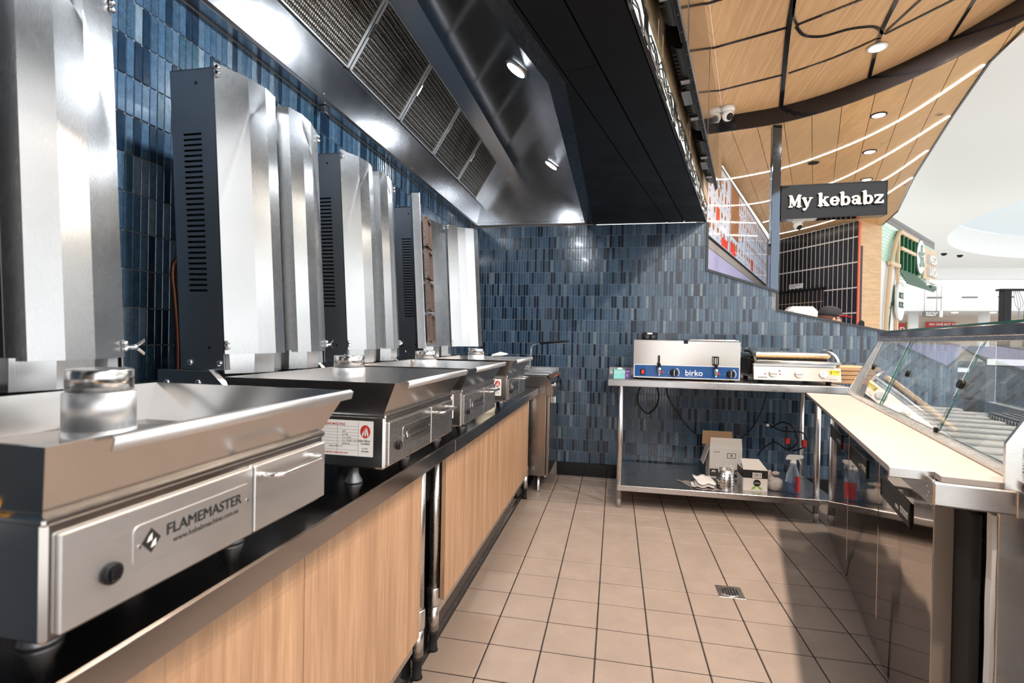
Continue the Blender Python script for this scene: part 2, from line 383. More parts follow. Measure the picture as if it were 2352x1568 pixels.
for rw in range(1, 21):
    zc = Z0 + TH*(rw+0.5) - 0.003
    for k in range(160):
        x = -1.27 + TP*(k+0.5); top = min(cap_z(x-0.01), cap_z(x+0.01)) - 0.004
        z0, z1 = zc-0.0499, min(zc+0.0499, top)
        if z1 - z0 < 0.012: continue
        mi = pick(); full = z1 > zc+0.049
        if full and 0.98 < x < 2.42 and z0 > 1.0 and nsing < 296:
            o = link('wall_tile', singles[mi], wall_back); o.location = (x, BY, zc); nsing += 1
        else: rest.mi = mi; rest.box((x-0.01075, BY-0.0024, z0), (x+0.01075, BY+0.002, z1), 0.0014)
stuff(rest.build('wall_tile', TILES, wall_back))
struct(MB().box((-1.34, -1.5, 0), (0.5, -1.4, 2.9)).build('wall_light_blocker', GREYT))  # unseen wall added behind the camera to cut ambient light in the kitchen
wall_left = struct(MB().box((LX-0.06, -1.2, 0), (LX-0.002, BY, 2.80)).build('wall_left', GROUT))
singles = [tile_mesh(i, 0.0215, 0.0998, 'x') for i in range(6)]
rest = MB(); nsing = 0
for rw in range(7, 21):
    zc = Z0 + TH*(rw+0.5) - 0.003
    for k in range(232):
        y = BY - 0.01 - TP*(k+0.5); mi = pick()
        if 0.86 < y < 1.44 and 0.95 < zc and nsing < 296: o = link('wall_tile', singles[mi], wall_left); o.location = (LX, y, zc); nsing += 1
        else: rest.mi = mi; rest.box((LX-0.002, y-0.01075, zc-0.0499), (LX+0.0018, y+0.01075, zc+0.0499), 0.0014)
stuff(rest.build('wall_tile', TILES, wall_left))
# skirtings
struct(MB().box((-0.47, BY-0.018, 0.0), (1.85, BY-0.006, 0.115), 0.003).build('baseboard_back', BLACKGLOSS))
struct(MB().box((-0.70, -0.6, 0.0), (-0.662, 3.72, 0.125), 0.003).build('baseboard_left', BLACKGLOSS))
struct(MB().box((-0.662, -0.6, 0.0), (-0.655, 3.72, 0.010)).build('trim_1', S_MID))
# cap on the raked half wall, jamb and mullion post
m = MB(); m.prism([(0.706, BY-0.012, 2.135), (0.724, BY-0.012, 2.135), (0.724, BY-0.012, 1.757), (1.257, BY-0.012, 1.58), (1.257, BY-0.012, 1.432), (2.51, BY-0.012, 1.176), (2.51, BY-0.012, 1.160), (1.242, BY-0.012, 1.418), (1.242, BY-0.012, 1.566), (0.706, BY-0.012, 1.742)], (0, 0.124, 0))
struct(m.build('trim_2', BLACKGLOSS))
struct(MB().box((1.197, BY+0.012, 1.55), (1.262, BY+0.075, 2.9), 0.003).build('trim_3', mat('polished_black_post', (0.10, 0.12, 0.15), 0.06, 1.0)))
# ---- black soffit in boards, with its recessed joints
def ws2(p): return (p[0]*CA - p[1]*SA, p[0]*SA + p[1]*CA)
soff_xy = [(-0.205, 4.384), (0.7008, 4.384), (-0.012, 1.41), (0.12, 1.15), (0.22, -1.38), (-1.0, -1.38), (-0.205, 1.95)]
soff = [ws2(p) for p in soff_xy]
sb = MB(); sb.prism([(x, y, 2.152) for x, y in soff_xy], (0, 0, 0.05)); ceiling = struct(sb.build('ceiling', BLACK))
def strip(poly, w0, w1, s0=-9, s1=9):
    for n_, d in (((1, 0), w1), ((-1, 0), -w0), ((0, 1), s1), ((0, -1), -s0)): poly = clip(poly, Vector(n_), d) if len(poly) > 2 else poly
    return poly
for w0, w1, cuts in ((-2, -0.640, (-3, 1.86, 3.0, 5)), (-0.635, -0.507, (-3, 1.77, 3.75, 5)), (-0.500, 3, (-3, 5))):
    for a, b_ in zip(cuts, cuts[1:]):
        p = strip(soff, w0, w1, a+0.0015, b_-0.0015)
        if len(p) > 2: MB().prism([WS(q[0], q[1], 2.140) for q in p], (0, 0, 0.0118)).build('soffit_board', SOFFIT, ceiling)
MB().prism([WS(-0.345, 1.38, 2.14), WS(-0.335, 1.38, 2.14), WS(-0.335, 4.43, 2.14), WS(-0.345, 4.43, 2.14)], (0, 0, 0.022)).build('soffit_edge', BLACKGLOSS, ceiling)
# ---- extraction hood
hood = thing('extraction_hood', 'long stainless extraction hood with mesh filters above the kebab grills', 'hood', (-0.75, 2.0, 2.15)); HO = (-0.75, 2.0, 2.15)
Y0, Y1 = -0.6, 4.368
sec = dict(a=(-1.272, 2.15), b=(-1.225, 2.165), c=(-1.185, 2.335), d=(-1.003, 2.633), e=(-0.912, 2.685), f=(-0.289, 2.268))
def panel(name, p, q, y0, y1, m_, th=(0.0, 0, 0.012)):
    return MB().sheet([[(p[0], y0, p[1]), (p[0], y1, p[1])], [(q[0], y0, q[1]), (q[0], y1, q[1])]], th).build(name, m_, hood, org=HO)
MB().box((-1.274, Y0, 2.146), (-1.222, Y1, 2.162), 0.002).build('lower_lip', S_HOOD, hood, org=HO)
panel('lower_band', sec['b'], sec['c'], Y0, Y1, S_HOOD, (-0.012, 0, 0.008))
panel('upper_band', sec['d'], sec['e'], Y0, Y1, S_HOOD)
panel('sloping_roof', sec['e'], sec['f'], Y0, Y1, steel('hood_roof_steel', (0.30, 0.31, 0.34), 0.17, (40, 3, 3), 0.05))
panel('filter_backing', (sec['c'][0]-0.012, sec['c'][1]), (sec['d'][0]-0.012, sec['d'][1]), Y0, Y1, S_HOOD, (-0.01, 0, 0.01))
MB().sheet([[(-1.272, Y1, 2.15), (-0.27, Y1, 2.15)], [(-1.185, Y1, 2.335), (-0.289, Y1, 2.268)], [(-1.003, Y1, 2.633), (-0.70, Y1, 2.543)], [(-0.912, Y1, 2.685), (-0.905, Y1, 2.681)]], (0, 0.008, 0)).build('end_panel', S_HOOD, hood, org=HO)
MB().box((-1.272, Y1-0.022, 2.147), (-0.21, Y1-0.001, 2.172), 0.003).build('end_lip', S_HOOD, hood, org=HO)
m = MB(); m.prism([(-0.272, 1.945, 2.142), (-0.207, 1.945, 2.142), (-0.207, Y1, 2.142), (-0.272, Y1, 2.142)], (0, 0, 0.13))
m.prism([(-0.272, 1.945, 2.142), (-0.207, 1.945, 2.142), (-0.82, -0.6, 2.142), (-0.885, -0.6, 2.142)], (0, 0, 0.13))
m.build('hood_rim', steel('dark_rim_steel', (0.10, 0.105, 0.115), 0.28, (30, 3, 3), 0.06), hood, org=HO)
# filters: each a framed mesh panel lying on the slope c-d
cd_ = Vector((sec['d'][0]-sec['c'][0], 0, sec['d'][1]-sec['c'][1])); L = cd_.length; cd_.normalize(); nrm = Vector((cd_.z, 0, -cd_.x))
def onslope(t, y, h): p = Vector((sec['c'][0], y, sec['c'][1])) + cd_*t + nrm*h; return p
edges = [0.50, 1.02, 1.54, 2.06, 2.60, 3.12, 3.645, 4.155]
for y0, y1 in zip(edges, edges[1:]):
    y0 += 0.004; y1 -= 0.004; fr = 0.016
    def bar(t0, t1, ya, yb, h): return [onslope(t0, ya, -0.01), onslope(t1, ya, -0.01), onslope(t1, yb, -0.01), onslope(t0, yb, -0.01)], nrm*(h+0.01)
    m = MB()
    for q in (bar(0.004, L-0.004, y0, y0+fr, 0.012), bar(0.004, L-0.004, y1-fr, y1, 0.012), bar(0.004, 0.010, y0, y1, 0.012), bar(L-0.010, L-0.004, y0, y1, 0.012)): m.prism(*q)
    fo = m.build('filter_frame', GALV, hood, org=HO)
    m = MB(); q = bar(0.01, L-0.01, y0+fr, y1-fr, 0.006); m.prism(*q); m.build('filter_mesh', MESHF, fo, org=HO)
    m = MB()
    for yy in (y0+fr/2,):
        m.prism(*bar(L*0.48, L*0.66, yy-0.006, yy+0.006, 0.020))
    m.build('lift_handle', CHROME, fo, org=HO)
m = MB(); m.prism([onslope(0.0, 4.155, 0.0), onslope(L, 4.155, 0.0), onslope(L, Y1, 0.0), onslope(0.0, Y1, 0.0)], nrm*0.006); m.build('blank_panel', S_HOOD, hood, org=HO)
for y in (0.9, 1.6, 1.95, 2.3, 2.9, 3.5, 4.0):
    MB().ball((-1.2245, y, 2.178), 0.005).build('rivet', CHROME, hood, org=HO)
# hood lamps on the sloping roof
fn = Vector((-(sec['f'][1]-sec['e'][1]), 0, sec['f'][0]-sec['e'][0])).normalized()*-1
for k, y in enumerate((0.99, 2.275, 3.565)):
    c = Vector((-0.463, y, 2.3845)); Q = fn.to_track_quat('Z', 'Y').to_matrix().to_4x4()
    MB().lathe([(0.058, -0.004), (0.058, 0.006), (0.048, 0.008)], seg=28, M=Matrix.Translation(c) @ Q).build('lamp_ring', CHROME, hood, org=HO)
    MB().lathe([(0.046, 0.004), (0.046, 0.010)], seg=28, M=Matrix.Translation(c) @ Q).build('lamp_face', LAMPC, hood, org=HO)
m = MB(); m.lathe([(0.012, 0), (0.012, -0.02), (0.006, -0.022), (0.006, -0.05)], (-0.62, 1.52, 2.49), seg=12)
m.tube(catmull([(-0.632, 1.52, 2.44), (-0.64, 1.52, 2.425), (-0.632, 1.52, 2.41), (-0.62, 1.52, 2.40)]), 0.002, 6); m.tube(catmull([(-0.608, 1.52, 2.44), (-0.60, 1.52, 2.425), (-0.608, 1.52, 2.41), (-0.62, 1.52, 2.40)]), 0.002, 6)
m.lathe([(0.014, 2.398), (0.014, 2.394)], (-0.62, 1.52, 0), seg=12)
m.build('sprinkler', CHROME, hood, org=HO)
m = MB(); m.box((-1.262, 1.98, 2.115), (-1.235, 2.01, 2.145), 0.003); m.build('grease_cup', S_HOOD, hood, org=HO)
# ---- backlit lattice strip above the soffit edge, plywood edge, mirror bulkhead
WL = -0.345
lb = thing('lattice_lightbox', 'backlit white panel with black branching lattice above the soffit edge', 'light', WS(WL, 2.3, 2.163), -AL); LO = Vector((WL, 2.3, 2.163))
cuts = [0.25, 0.98, 1.68, 1.76, 2.42, 2.50, 3.10, 3.18, 3.72, 3.80, 4.38]
for k, (a, b_) in enumerate(((1.40, 1.70), (1.76, 2.42), (2.48, 3.12), (3.18, 3.74), (3.80, 4.36))):
    pan = MB().box((WL, a, 2.164), (WL+0.01, b_, 2.258)).build('light_panel', LIGHTBOX, lb, org=LO)
    rnd = random.Random(k); m = MB()
    for q in range(6):
        y = a; z = rnd.uniform(2.168, 2.252); pts = [(WL+0.011, y, z)]
        while y < b_-0.05:
            y += rnd.uniform(0.03, 0.075); z = min(2.256, max(2.166, z + rnd.uniform(-0.045, 0.045))); pts.append((WL+0.011, y, z))
        m.tube(pts, 0.0032, 4)
    m.build('lattice', INK, pan, org=LO)
for a in (1.73, 2.45, 3.15, 3.77): MB().box((WL-0.002, a-0.03, 2.164), (WL+0.0135, a+0.03, 2.258), 0.001).build('divider', BLACK, lb, org=LO)
MB().box((WL-0.004, 1.40, 2.2585), (WL+0.020, 4.37, 2.271)).build('plywood_strip', W_PLY, lb, org=LO)
struct(MB().prism([WS(-0.312, 0.2, 2.83), WS(-0.245, 0.2, 2.83), WS(-0.245, 4.40, 2.83), WS(-0.312, 4.40, 2.83)], (0, 0, 0.22)).build('wall_bulkhead', W_PLY))
struct(MB().prism([WS(-0.331, 1.0, 2.274), WS(-0.3255, 1.0, 2.274), WS(-0.3255, 4.38, 2.274), WS(-0.331, 4.38, 2.274)], (0, 0, 0.56)).build('trim_4', W_PLY))
mirror = mat('mirror_cladding', (0.86, 0.84, 0.82), 0.015, 1.0)
mc = thing('mirror_cladding', 'tall mirror-faced bulkhead above the row of menu screens', 'mirror', WS(-0.24, 2.3, 2.30), -AL); MO = Vector((-0.24, 2.3, 2.30))
for a, b_ in ((0.2, 1.19), (1.2, 2.19), (2.2, 3.19), (3.2, 4.55)): MB().box((-0.2445, a+0.001, 2.40), (-0.237, b_-0.001, 3.02), 0.001).build('mirror_panel', mirror, mc, org=MO)
# ---- upper laminate ceiling with black inlays
band = [(0.828, 4.478), (1.232, 4.362), (1.53, 4.165), (1.78, 3.875), (1.955, 3.56), (2.05, 3.30), (2.11, 3.07), (2.16, 2.80)]
bc = [(p.x, p.y) for p in catmull([(x, y, 0) for x, y in band], 6)]
fold0, fold1 = WS(-0.237, 4.55), WS(-0.237, 0.6)
cu = MB(); cu.prism([(x, y, 3.024) for x, y in bc] + [(1.55, 0.6, 3.024), (fold1.x, fold1.y, 3.024), (fold0.x, fold0.y, 3.024)], (0, 0, 0.03))
ceil2 = struct(cu.build('ceiling_laminate', W_LAM))
def inlay(pts, wd):
    pts = [Vector((p[0], p[1], 0)) for p in pts]; L_, R_ = [], []
    for i, p in enumerate(pts):
        t = (pts[min(i+1, len(pts)-1)] - pts[max(i-1, 0)]).normalized(); nn_ = Vector((-t.y, t.x, 0)); L_.append(p+nn_*wd/2); R_.append(p-nn_*wd/2)
    MB().sheet([[(p.x, p.y, 3.018) for p in L_], [(p.x, p.y, 3.018) for p in R_]], (0, 0, 0.0055)).build('black_inlay', BLACKGLOSS, ceil2)
for pts, wd in (([(0.573, 3.418), (0.953, 3.269)], 0.016), ([(0.719, 4.005), (1.098, 3.839)], 0.016), ([(0.82, 2.66), (0.905, 3.01), (0.986, 3.373), (1.235, 4.345)], 0.030),
                ([(1.40, 2.92), (1.445, 3.104), (1.518, 3.44), (1.70, 4.0)], 0.022), ([(1.78, 2.92), (1.847, 3.174), (1.945, 3.56)], 0.016), ([(1.004, 3.249), (1.258, 3.072), (1.45, 2.92)], 0.014),
                ([(1.131, 3.824), (1.343, 3.669), (1.53, 3.465)], 0.014), ([(1.54, 3.436), (1.739, 3.155), (1.87, 2.96)], 0.014), ([(1.534, 3.405), (1.569, 3.126), (1.60, 2.9)], 0.012),
                ([(0.38, 2.62), (0.85, 2.44)], 0.016), ([(0.55, 3.0), (0.0, 3.15)][:0] or [(0.42, 2.98), (0.90, 2.80)], 0.016)):
    inlay([(p.x, p.y) for p in catmull([(x, y, 0) for x, y in pts], 5)], wd)
inlay([(p.x, p.y) for p in catmull([(x, y, 0) for x, y in ((1.003, 3.27), (1.06, 3.35), (1.112, 3.385), (1.199, 3.395), (1.301, 3.350), (1.385, 3.338), (1.455, 3.352), (1.53, 3.43))], 6)], 0.018)
inlay([(p.x, p.y) for p in catmull([(x, y, 0) for x, y in ((0.90, 2.9), (0.913, 3.012), (0.955, 3.16), (1.009, 3.264))], 6)], 0.014)
MB().sheet([[(x, y, 2.893) for x, y in bc], [(x, y, 3.022) for x, y in bc]], (-0.008, -0.010, 0)).build('ceiling_step', BLACKGLOSS, ceil2)
# ---- lower planked ceiling
region = bc[:-2] + [(2.186, 3.62), (2.431, 4.394), (2.969, 5.973), (3.541, 7.483), (3.739, 8.30), (3.30, 7.96), (2.60, 9.40), (1.0, 5.35), (0.62, 4.62)]
cp = MB(); cp.prism([(x, y, 2.922) for x, y in region], (0, 0, 0.03)); ceil3 = struct(cp.build('ceiling_plank', BLACK))
A3 = math.radians(19.2); ax = Vector((math.cos(A3), -math.sin(A3))); ay = Vector((math.sin(A3), math.cos(A3)))
rk = random.Random(3)
for k in range(-12, 14):
    u0, u1 = 0.19*k + 0.9, 0.19*(k+1) + 0.9 - 0.004; p = clip(clip(region, ax, u1), -ax, -u0)
    if len(p) < 3: continue
    v0 = rk.uniform(0.2, 1.6) + 1.5
    cuts = [0] + [v0 + 1.9*q for q in range(5)] + [12]
    for a, b_ in zip(cuts, cuts[1:]):
        q = clip(clip(p, ay, b_-0.001), -ay, -(a+0.001)) if len(p) > 2 else []
        if len(q) > 2:
            ar = sum(q[i].x*q[(i+1)%len(q)].y - q[(i+1)%len(q)].x*q[i].y for i in range(len(q)))
            if abs(ar) > 0.004: MB().prism([(t.x, t.y, 2.9) for t in q], (0, 0, 0.021)).build('ceiling_board', W_PLANK, ceil3)
ed = [(2.10, 3.10), (2.186, 3.62), (2.431, 4.394), (2.969, 5.973), (3.541, 7.483), (3.739, 8.30)]
MB().sheet([[(x+0.004, y, 2.893) for x, y in ed], [(x+0.03, y, 3.06) for x, y in ed]], (0.012, 0, 0)).build('ceiling_edge', BLACKGLOSS, ceil3)
# LED lines let into the planks, downlights, sensors
leds = [[(0.75, 5.72), (1.061, 5.808), (1.569, 5.514), (1.915, 5.018), (2.111, 4.45), (2.186, 3.66)], [(1.569, 6.894), (1.817, 6.715), (2.239, 6.077), (2.388, 5.276), (2.43, 4.43)],
        [(2.05, 7.93), (2.40, 7.35), (2.62, 6.75), (2.728, 6.015), (2.681, 5.18)], [(2.50, 8.82), (2.78, 8.35), (2.99, 7.75), (3.06, 7.1), (3.013, 6.552), (2.965, 5.99)]]
for k, pts in enumerate(leds):
    c = catmull([(x, y, 2.897) for x, y in pts], 8); L_, R_ = [], []
    for i, p in enumerate(c):
        t = (c[min(i+1, len(c)-1)] - c[max(i-1, 0)]).normalized(); q = Vector((-t.y, t.x, 0))*0.009; L_.append(p+q); R_.append(p-q)
    o = MB().sheet([L_, R_], (0, 0, 0.003)).build('led_strip', LEDM)
    tag(o, ('glowing LED line curving across the plank ceiling nearest the black step', 'glowing LED line second from the black ceiling step, running behind the blade sign', 'glowing LED line third from the black ceiling step', 'glowing LED line deepest in the plank ceiling, by the black tiled wall')[k], 'light', 'curved LED lines in the plank ceiling')
def downlight(x, y, z, label, face, rad=0.055):
    t = thing('ceiling_downlight', label, 'light', (x, y, z), 0, 'recessed ceiling downlights')
    MB().lathe([(rad, 0), (rad, -0.006), (rad*0.82, -0.008), (rad*0.78, 0)], seg=28).build('bezel', BLACK if face is LEDM else PLASTICW, t)
    MB().lathe([(rad*0.76, -0.002), (rad*0.76, -0.007)], seg=28).build('lamp_face', face, t)
downlight(1.562, 3.573, 3.018, 'warm round downlight in the laminate ceiling between black inlays', LAMPW)
downlight(1.911, 4.325, 2.9, 'round black-rimmed downlight nearest the black ceiling step', LEDM)
downlight(2.203, 5.134, 2.9, 'round black-rimmed downlight between two LED lines', LEDM)
downlight(2.548, 5.99, 2.9, 'round black-rimmed downlight just above the blade sign', LEDM)
t = tag(MB().lathe([(0.05, 0), (0.05, -0.006), (0.035, -0.008)], seg=24).build('ceiling_sensor', BLACK), 'small flat black disc in the plank ceiling beside the first LED line', 'sensor'); t.location = (1.827, 5.376, 2.9)
def dome(x, y, z, sc, label, dirn, grp='security cameras'):
    t = thing('security_camera', label, 'camera', (x, y, z), 0, grp)
    MB().lathe([(0.055*sc, 0), (0.055*sc, -0.03*sc), (0.048*sc, -0.042*sc)], seg=24).build('base', PLASTICW, t)
    b_ = MB().ball((0, 0, -0.07*sc), 0.046*sc).build('housing', PLASTICW, t)
    d = Vector(dirn).normalized(); c = Vector((0, 0, -0.07*sc)) + d*0.034*sc; Q = d.to_track_quat('Z', 'Y').to_matrix().to_4x4()
    MB().lathe([(0.030*sc, 0), (0.026*sc, 0.010*sc), (0.012*sc, 0.0145*sc)], seg=18, M=Matrix.Translation(c) @ Q).build('lens', BLACK, b_)
dome(0.835, 4.30, 3.022, 0.95, 'white turret security camera by the mirror bulkhead', (0.35, -0.8, -0.6))
dome(2.463, 7.78, 2.9, 1.3, 'white security camera hanging behind the blade sign', (0.3, -0.8, -0.8))
# ---- neighbouring shop: menu wall, black tiled wall, oak return
mwv = lambda y, off=0.0: (1.0 + 0.382*(y-5.35) + off, y)
def mw(y0, y1, z0, z1, o0, o1): return [(*mwv(y0, o0), z0), (*mwv(y1, o0), z0), (*mwv(y1, o0), z1), (*mwv(y0, o0), z1)], (o1-o0, 0, 0)
wm = struct(MB().prism(*mw(4.62, 9.40, 0.0, 2.9, -0.06, -0.012)).build('wall_menu', GREYT))
m = MB()
for k in range(58): m.prism(*mw(4.63+0.082*k, 4.63+0.082*k+0.078, 2.015, 2.09, -0.014, -0.006))
for k in range(58): m.prism(*mw(4.63+0.082*k, 4.63+0.082*k+0.078, 2.855, 2.898, -0.014, -0.006))
stuff(m.build('wall_tile', GREYT, wm))
lp = MB().prism(*mw(4.66, 8.95, 1.30, 2.005, -0.012, -0.002)).build('splash_panel', LILAC, wm)
SCR = mat('menu_screen_white', (0.45, 0.48, 0.55), 0.06, emit=(0.62, 0.72, 0.92), estr=0.42, coat=0.6)
FOOD = mat('menu_food_print', (0.26, 0.11, 0.04), 0.08, emit=(0.42, 0.20, 0.09), estr=0.2); REDP = mat('menu_red_print', (0.5, 0.03, 0.02), 0.08, emit=(0.8, 0.06, 0.04), estr=0.35); BROWNP = mat('menu_brown_print', (0.16, 0.06, 0.025), 0.08, emit=(0.30, 0.12, 0.05), estr=0.4)
sc_lab = ['menu screen nearest the window jamb, rows of chicken pieces on white', 'menu screen with a brown burger panel on its left', 'menu screen third from the window jamb with burgers on pale blue', 'menu screen farthest from the window jamb, beside the black post']
for k, (a, b_) in enumerate(((4.68, 5.73), (5.75, 6.79), (6.81, 7.89), (7.91, 8.90))):
    t = thing('menu_screen', sc_lab[k], 'screen', (*mwv((a+b_)/2), 2.10), 0, 'menu screens of the neighbouring shop'); OR = (*mwv((a+b_)/2), 2.10)
    MB().prism(*mw(a, b_, 2.10, 2.845, -0.011, 0.012)).build('frame', BLACK, t, org=OR)
    MB().prism(*mw(a+0.008, b_-0.008, 2.108, 2.837, 0.012, 0.0135)).build('display', SCR, t, org=OR)
    rd = random.Random(20+k); m = MB()
    def disc(y, z, ry, rz, mi):
        m.mi = mi; pts = [(*mwv(y + ry*math.cos(2*PI*q/12)*(1+0.15*rd.uniform(-1, 1)), 0.0142), z + rz*math.sin(2*PI*q/12)*(1+0.15*rd.uniform(-1, 1))) for q in range(12)]; m.poly(pts)
    def rect(y0, y1, z0, z1, mi, off=0.0139):
        m.mi = mi; m.poly([(*mwv(y0, off), z0), (*mwv(y1, off), z0), (*mwv(y1, off), z1), (*mwv(y0, off), z1)])
    if k == 1: rect(a+0.02, a+0.5, 2.30, 2.835, 2)
    if k == 1: rect(a+0.02, a+0.34, 2.115, 2.24, 1)
    if k == 0: rect(a+0.36, a+0.52, 2.30, 2.44, 1); rect(a+0.62, a+0.95, 2.115, 2.20, 1)
    if k == 2: rect(a+0.45, a+0.60, 2.115, 2.27, 1)
    for zz in (2.22, 2.40, 2.58, 2.74):
        yy = a + 0.10
        while yy < b_-0.08:
            disc(yy, zz, rd.uniform(0.025, 0.05), rd.uniform(0.03, 0.055), 0 if rd.random() < 0.6 else 2); 
            for q in range(3): rect(yy-0.05, yy-0.05+rd.uniform(0.03, 0.08), zz-0.085+0.008*q, zz-0.081+0.008*q, 3, 0.0141)
            yy += rd.uniform(0.14, 0.2)
    m.build('menu_print', [FOOD, REDP, BROWNP, INK], t, org=OR)
A_ = Vector((3.30, 7.95, 0)); B_ = Vector((2.62, 9.40, 0)); dT = (B_-A_).normalized(); nT = Vector((-dT.y, dT.x, 0))   # faces the counter
def tw(t0, t1, z0, z1, h0, h1): return [A_+dT*t0+nT*h0+Vector((0,0,z)) if False else A_+dT*tt+nT*h0+Vector((0, 0, z)) for tt, z in ((t0, z0), (t1, z0), (t1, z1), (t0, z1))], nT*(h1-h0)
if (Vector((0, 0, 0))-A_).dot(nT) < 0: nT = -nT
wf = struct(MB().prism(*tw(0.0, 1.62, 0.0, 2.9, -0.012, -0.002)).build('wall_far', WGROUT))
rk = random.Random(5)
for col in range(20):
    for rw in range(5):
        t0 = 0.005 + 0.0815*col; z0 = 1.26 + 0.3555*rw; z1 = min(z0+0.340, 2.895)
        if rw == 0 and False: continue
        MB().prism(*tw(t0+0.006, t0+0.0745, z0+0.004, z1, -0.003, 0.001)).build('wall_tile', BLACKT, wf)
rec = thing('serving_recess', 'dark tiled recess low in the black tiled wall under a paper notice', 'recess', (*(A_+dT*1.02).xy, 1.25)); RO = (*(A_+dT*1.02).xy, 1.25)
MB().prism(*tw(0.57, 1.53, 1.28, 2.0, 0.006, 0.012)).build('back_panel', BLACKT, rec, org=RO)
for q in range(12):
    MB().prism(*tw(0.60+0.078*q, 0.606+0.078*q, 1.28, 1.99, 0.012, 0.015)).build('grout_line', mat('warm_grout', (0.45, 0.36, 0.27), 0.8) if q == 0 else bpy.data.materials['warm_grout'], rec, org=RO)
MB().prism(*tw(0.57, 1.53, 1.80, 1.81, 0.012, 0.015)).build('grout_line', bpy.data.materials['warm_grout'], rec, org=RO)
MB().prism(*tw(0.55, 1.55, 1.985, 2.02, 0.006, 0.03)).build('lintel', BLACK, rec, org=RO)
t = thing('paper_notice', 'small white paper notice on the black tiled wall', 'notice', (*(A_+dT*1.10).xy, 2.06)); RO = (*(A_+dT*1.10).xy, 2.06)
pp = MB().prism(*tw(0.96, 1.25, 2.045, 2.12, 0.006, 0.008)).build('sheet', PAPER, t, org=RO)
m = MB()
for z, l in ((2.10, 0.9), (2.085, 0.8), (2.07, 0.5)): m.prism(*tw(1.25-0.27*l, 1.235, z, z+0.005, 0.008, 0.0085))
m.build('print_lines', bpy.data.materials['grey_brick_tile'], t, org=RO)
d1 = Vector((0.44, 0.35, 0)).normalized()
def pw(t0, t1, z0, z1, th): return [A_+d1*t0+Vector((0, 0, z0)), A_+d1*t1+Vector((0, 0, z0)), A_+d1*t1+Vector((0, 0, z1)), A_+d1*t0+Vector((0, 0, z1))], Vector((-d1.y, d1.x, 0))*th
struct(MB().prism(*pw(0.03, 0.575, 0.0, 2.9, 0.015)).build('wall_return', W_PANEL))
struct(MB().prism(*pw(-0.012, 0.032, 0.0, 2.88, -0.012)).build('trim_5', ORED))
struct(MB().prism(*pw(0.036, 0.085, 1.45, 2.55, -0.012)).build('trim_6', BLACK))
# ================================================================== BENCHES
def bench(name_label, y0, y1, zt, panels, legs, gap_end):
    O = (-0.9, (y0+y1)/2, 0); t = thing('steel_bench', name_label, 'bench', O, 0, 'steel benches along the tiled wall')
    m = MB(); m.box((-1.27, y0, zt-0.012), (-0.556, y1, zt), 0.003); m.box((-0.562, y0, zt-0.049), (-0.555, y1, zt-0.001), 0.002); m.box((-1.27, y0, zt), (-1.262, y1, zt+0.03), 0.002)
    m.build('worktop', S_BENCH, t, org=O)
    for a, b_ in panels: MB().box((-0.618, a+0.0015, 0.195), (-0.600, b_-0.0015, zt-0.055), 0.0012).build('front_panel', W_BENCH, t, org=O)
    MB().box((-0.660, min(p[0] for p in panels), 0.14), (-0.622, max(p[1] for p in panels), 0.215), 0.002).build('lower_rail', S_MID, t, org=O)
    for x, y in legs:
        g = MB().lathe([(0.0195, 0.20), (0.0195, zt-0.012)], (x, y, 0), seg=18).build('leg', S_MID, t, org=O)
        MB().lathe([(0.024, 0.17), (0.0245, 0.175), (0.0245, 0.232), (0.023, 0.236)], (x, y, 0), seg=18).build('leg_collar', S_MID, g, org=O)
        MB().lathe([(0.021, 0.075), (0.021, 0.17)], (x, y, 0), seg=18).build('adjuster', S_MID, g, org=O)
        MB().lathe([(0.020, 0.0), (0.0165, 0.01), (0.015, 0.06), (0.021, 0.065), (0.021, 0.078)], (x, y, 0), seg=18).build('foot', RUBBER, g, org=O)
    return t
bench('near steel bench with walnut front panels, carrying the two closest kebab grills', -0.45, 1.752, 0.80, ((-0.42, 0.02), (0.02, 0.47), (0.47, 0.918), (0.918, 1.55)), ((-0.642, 1.64), (-1.2, 1.64), (-0.642, -0.3), (-1.2, -0.3)), 1.55)
bench('far steel bench with walnut front panels, ending at the fryer', 1.754, 3.77, 0.797, ((1.79, 2.214), (2.214, 2.66), (2.66, 3.12), (3.12, 3.60)), ((-0.644, 1.80), (-1.2, 1.80), (-0.625, 3.65), (-1.2, 3.65)), 3.6)
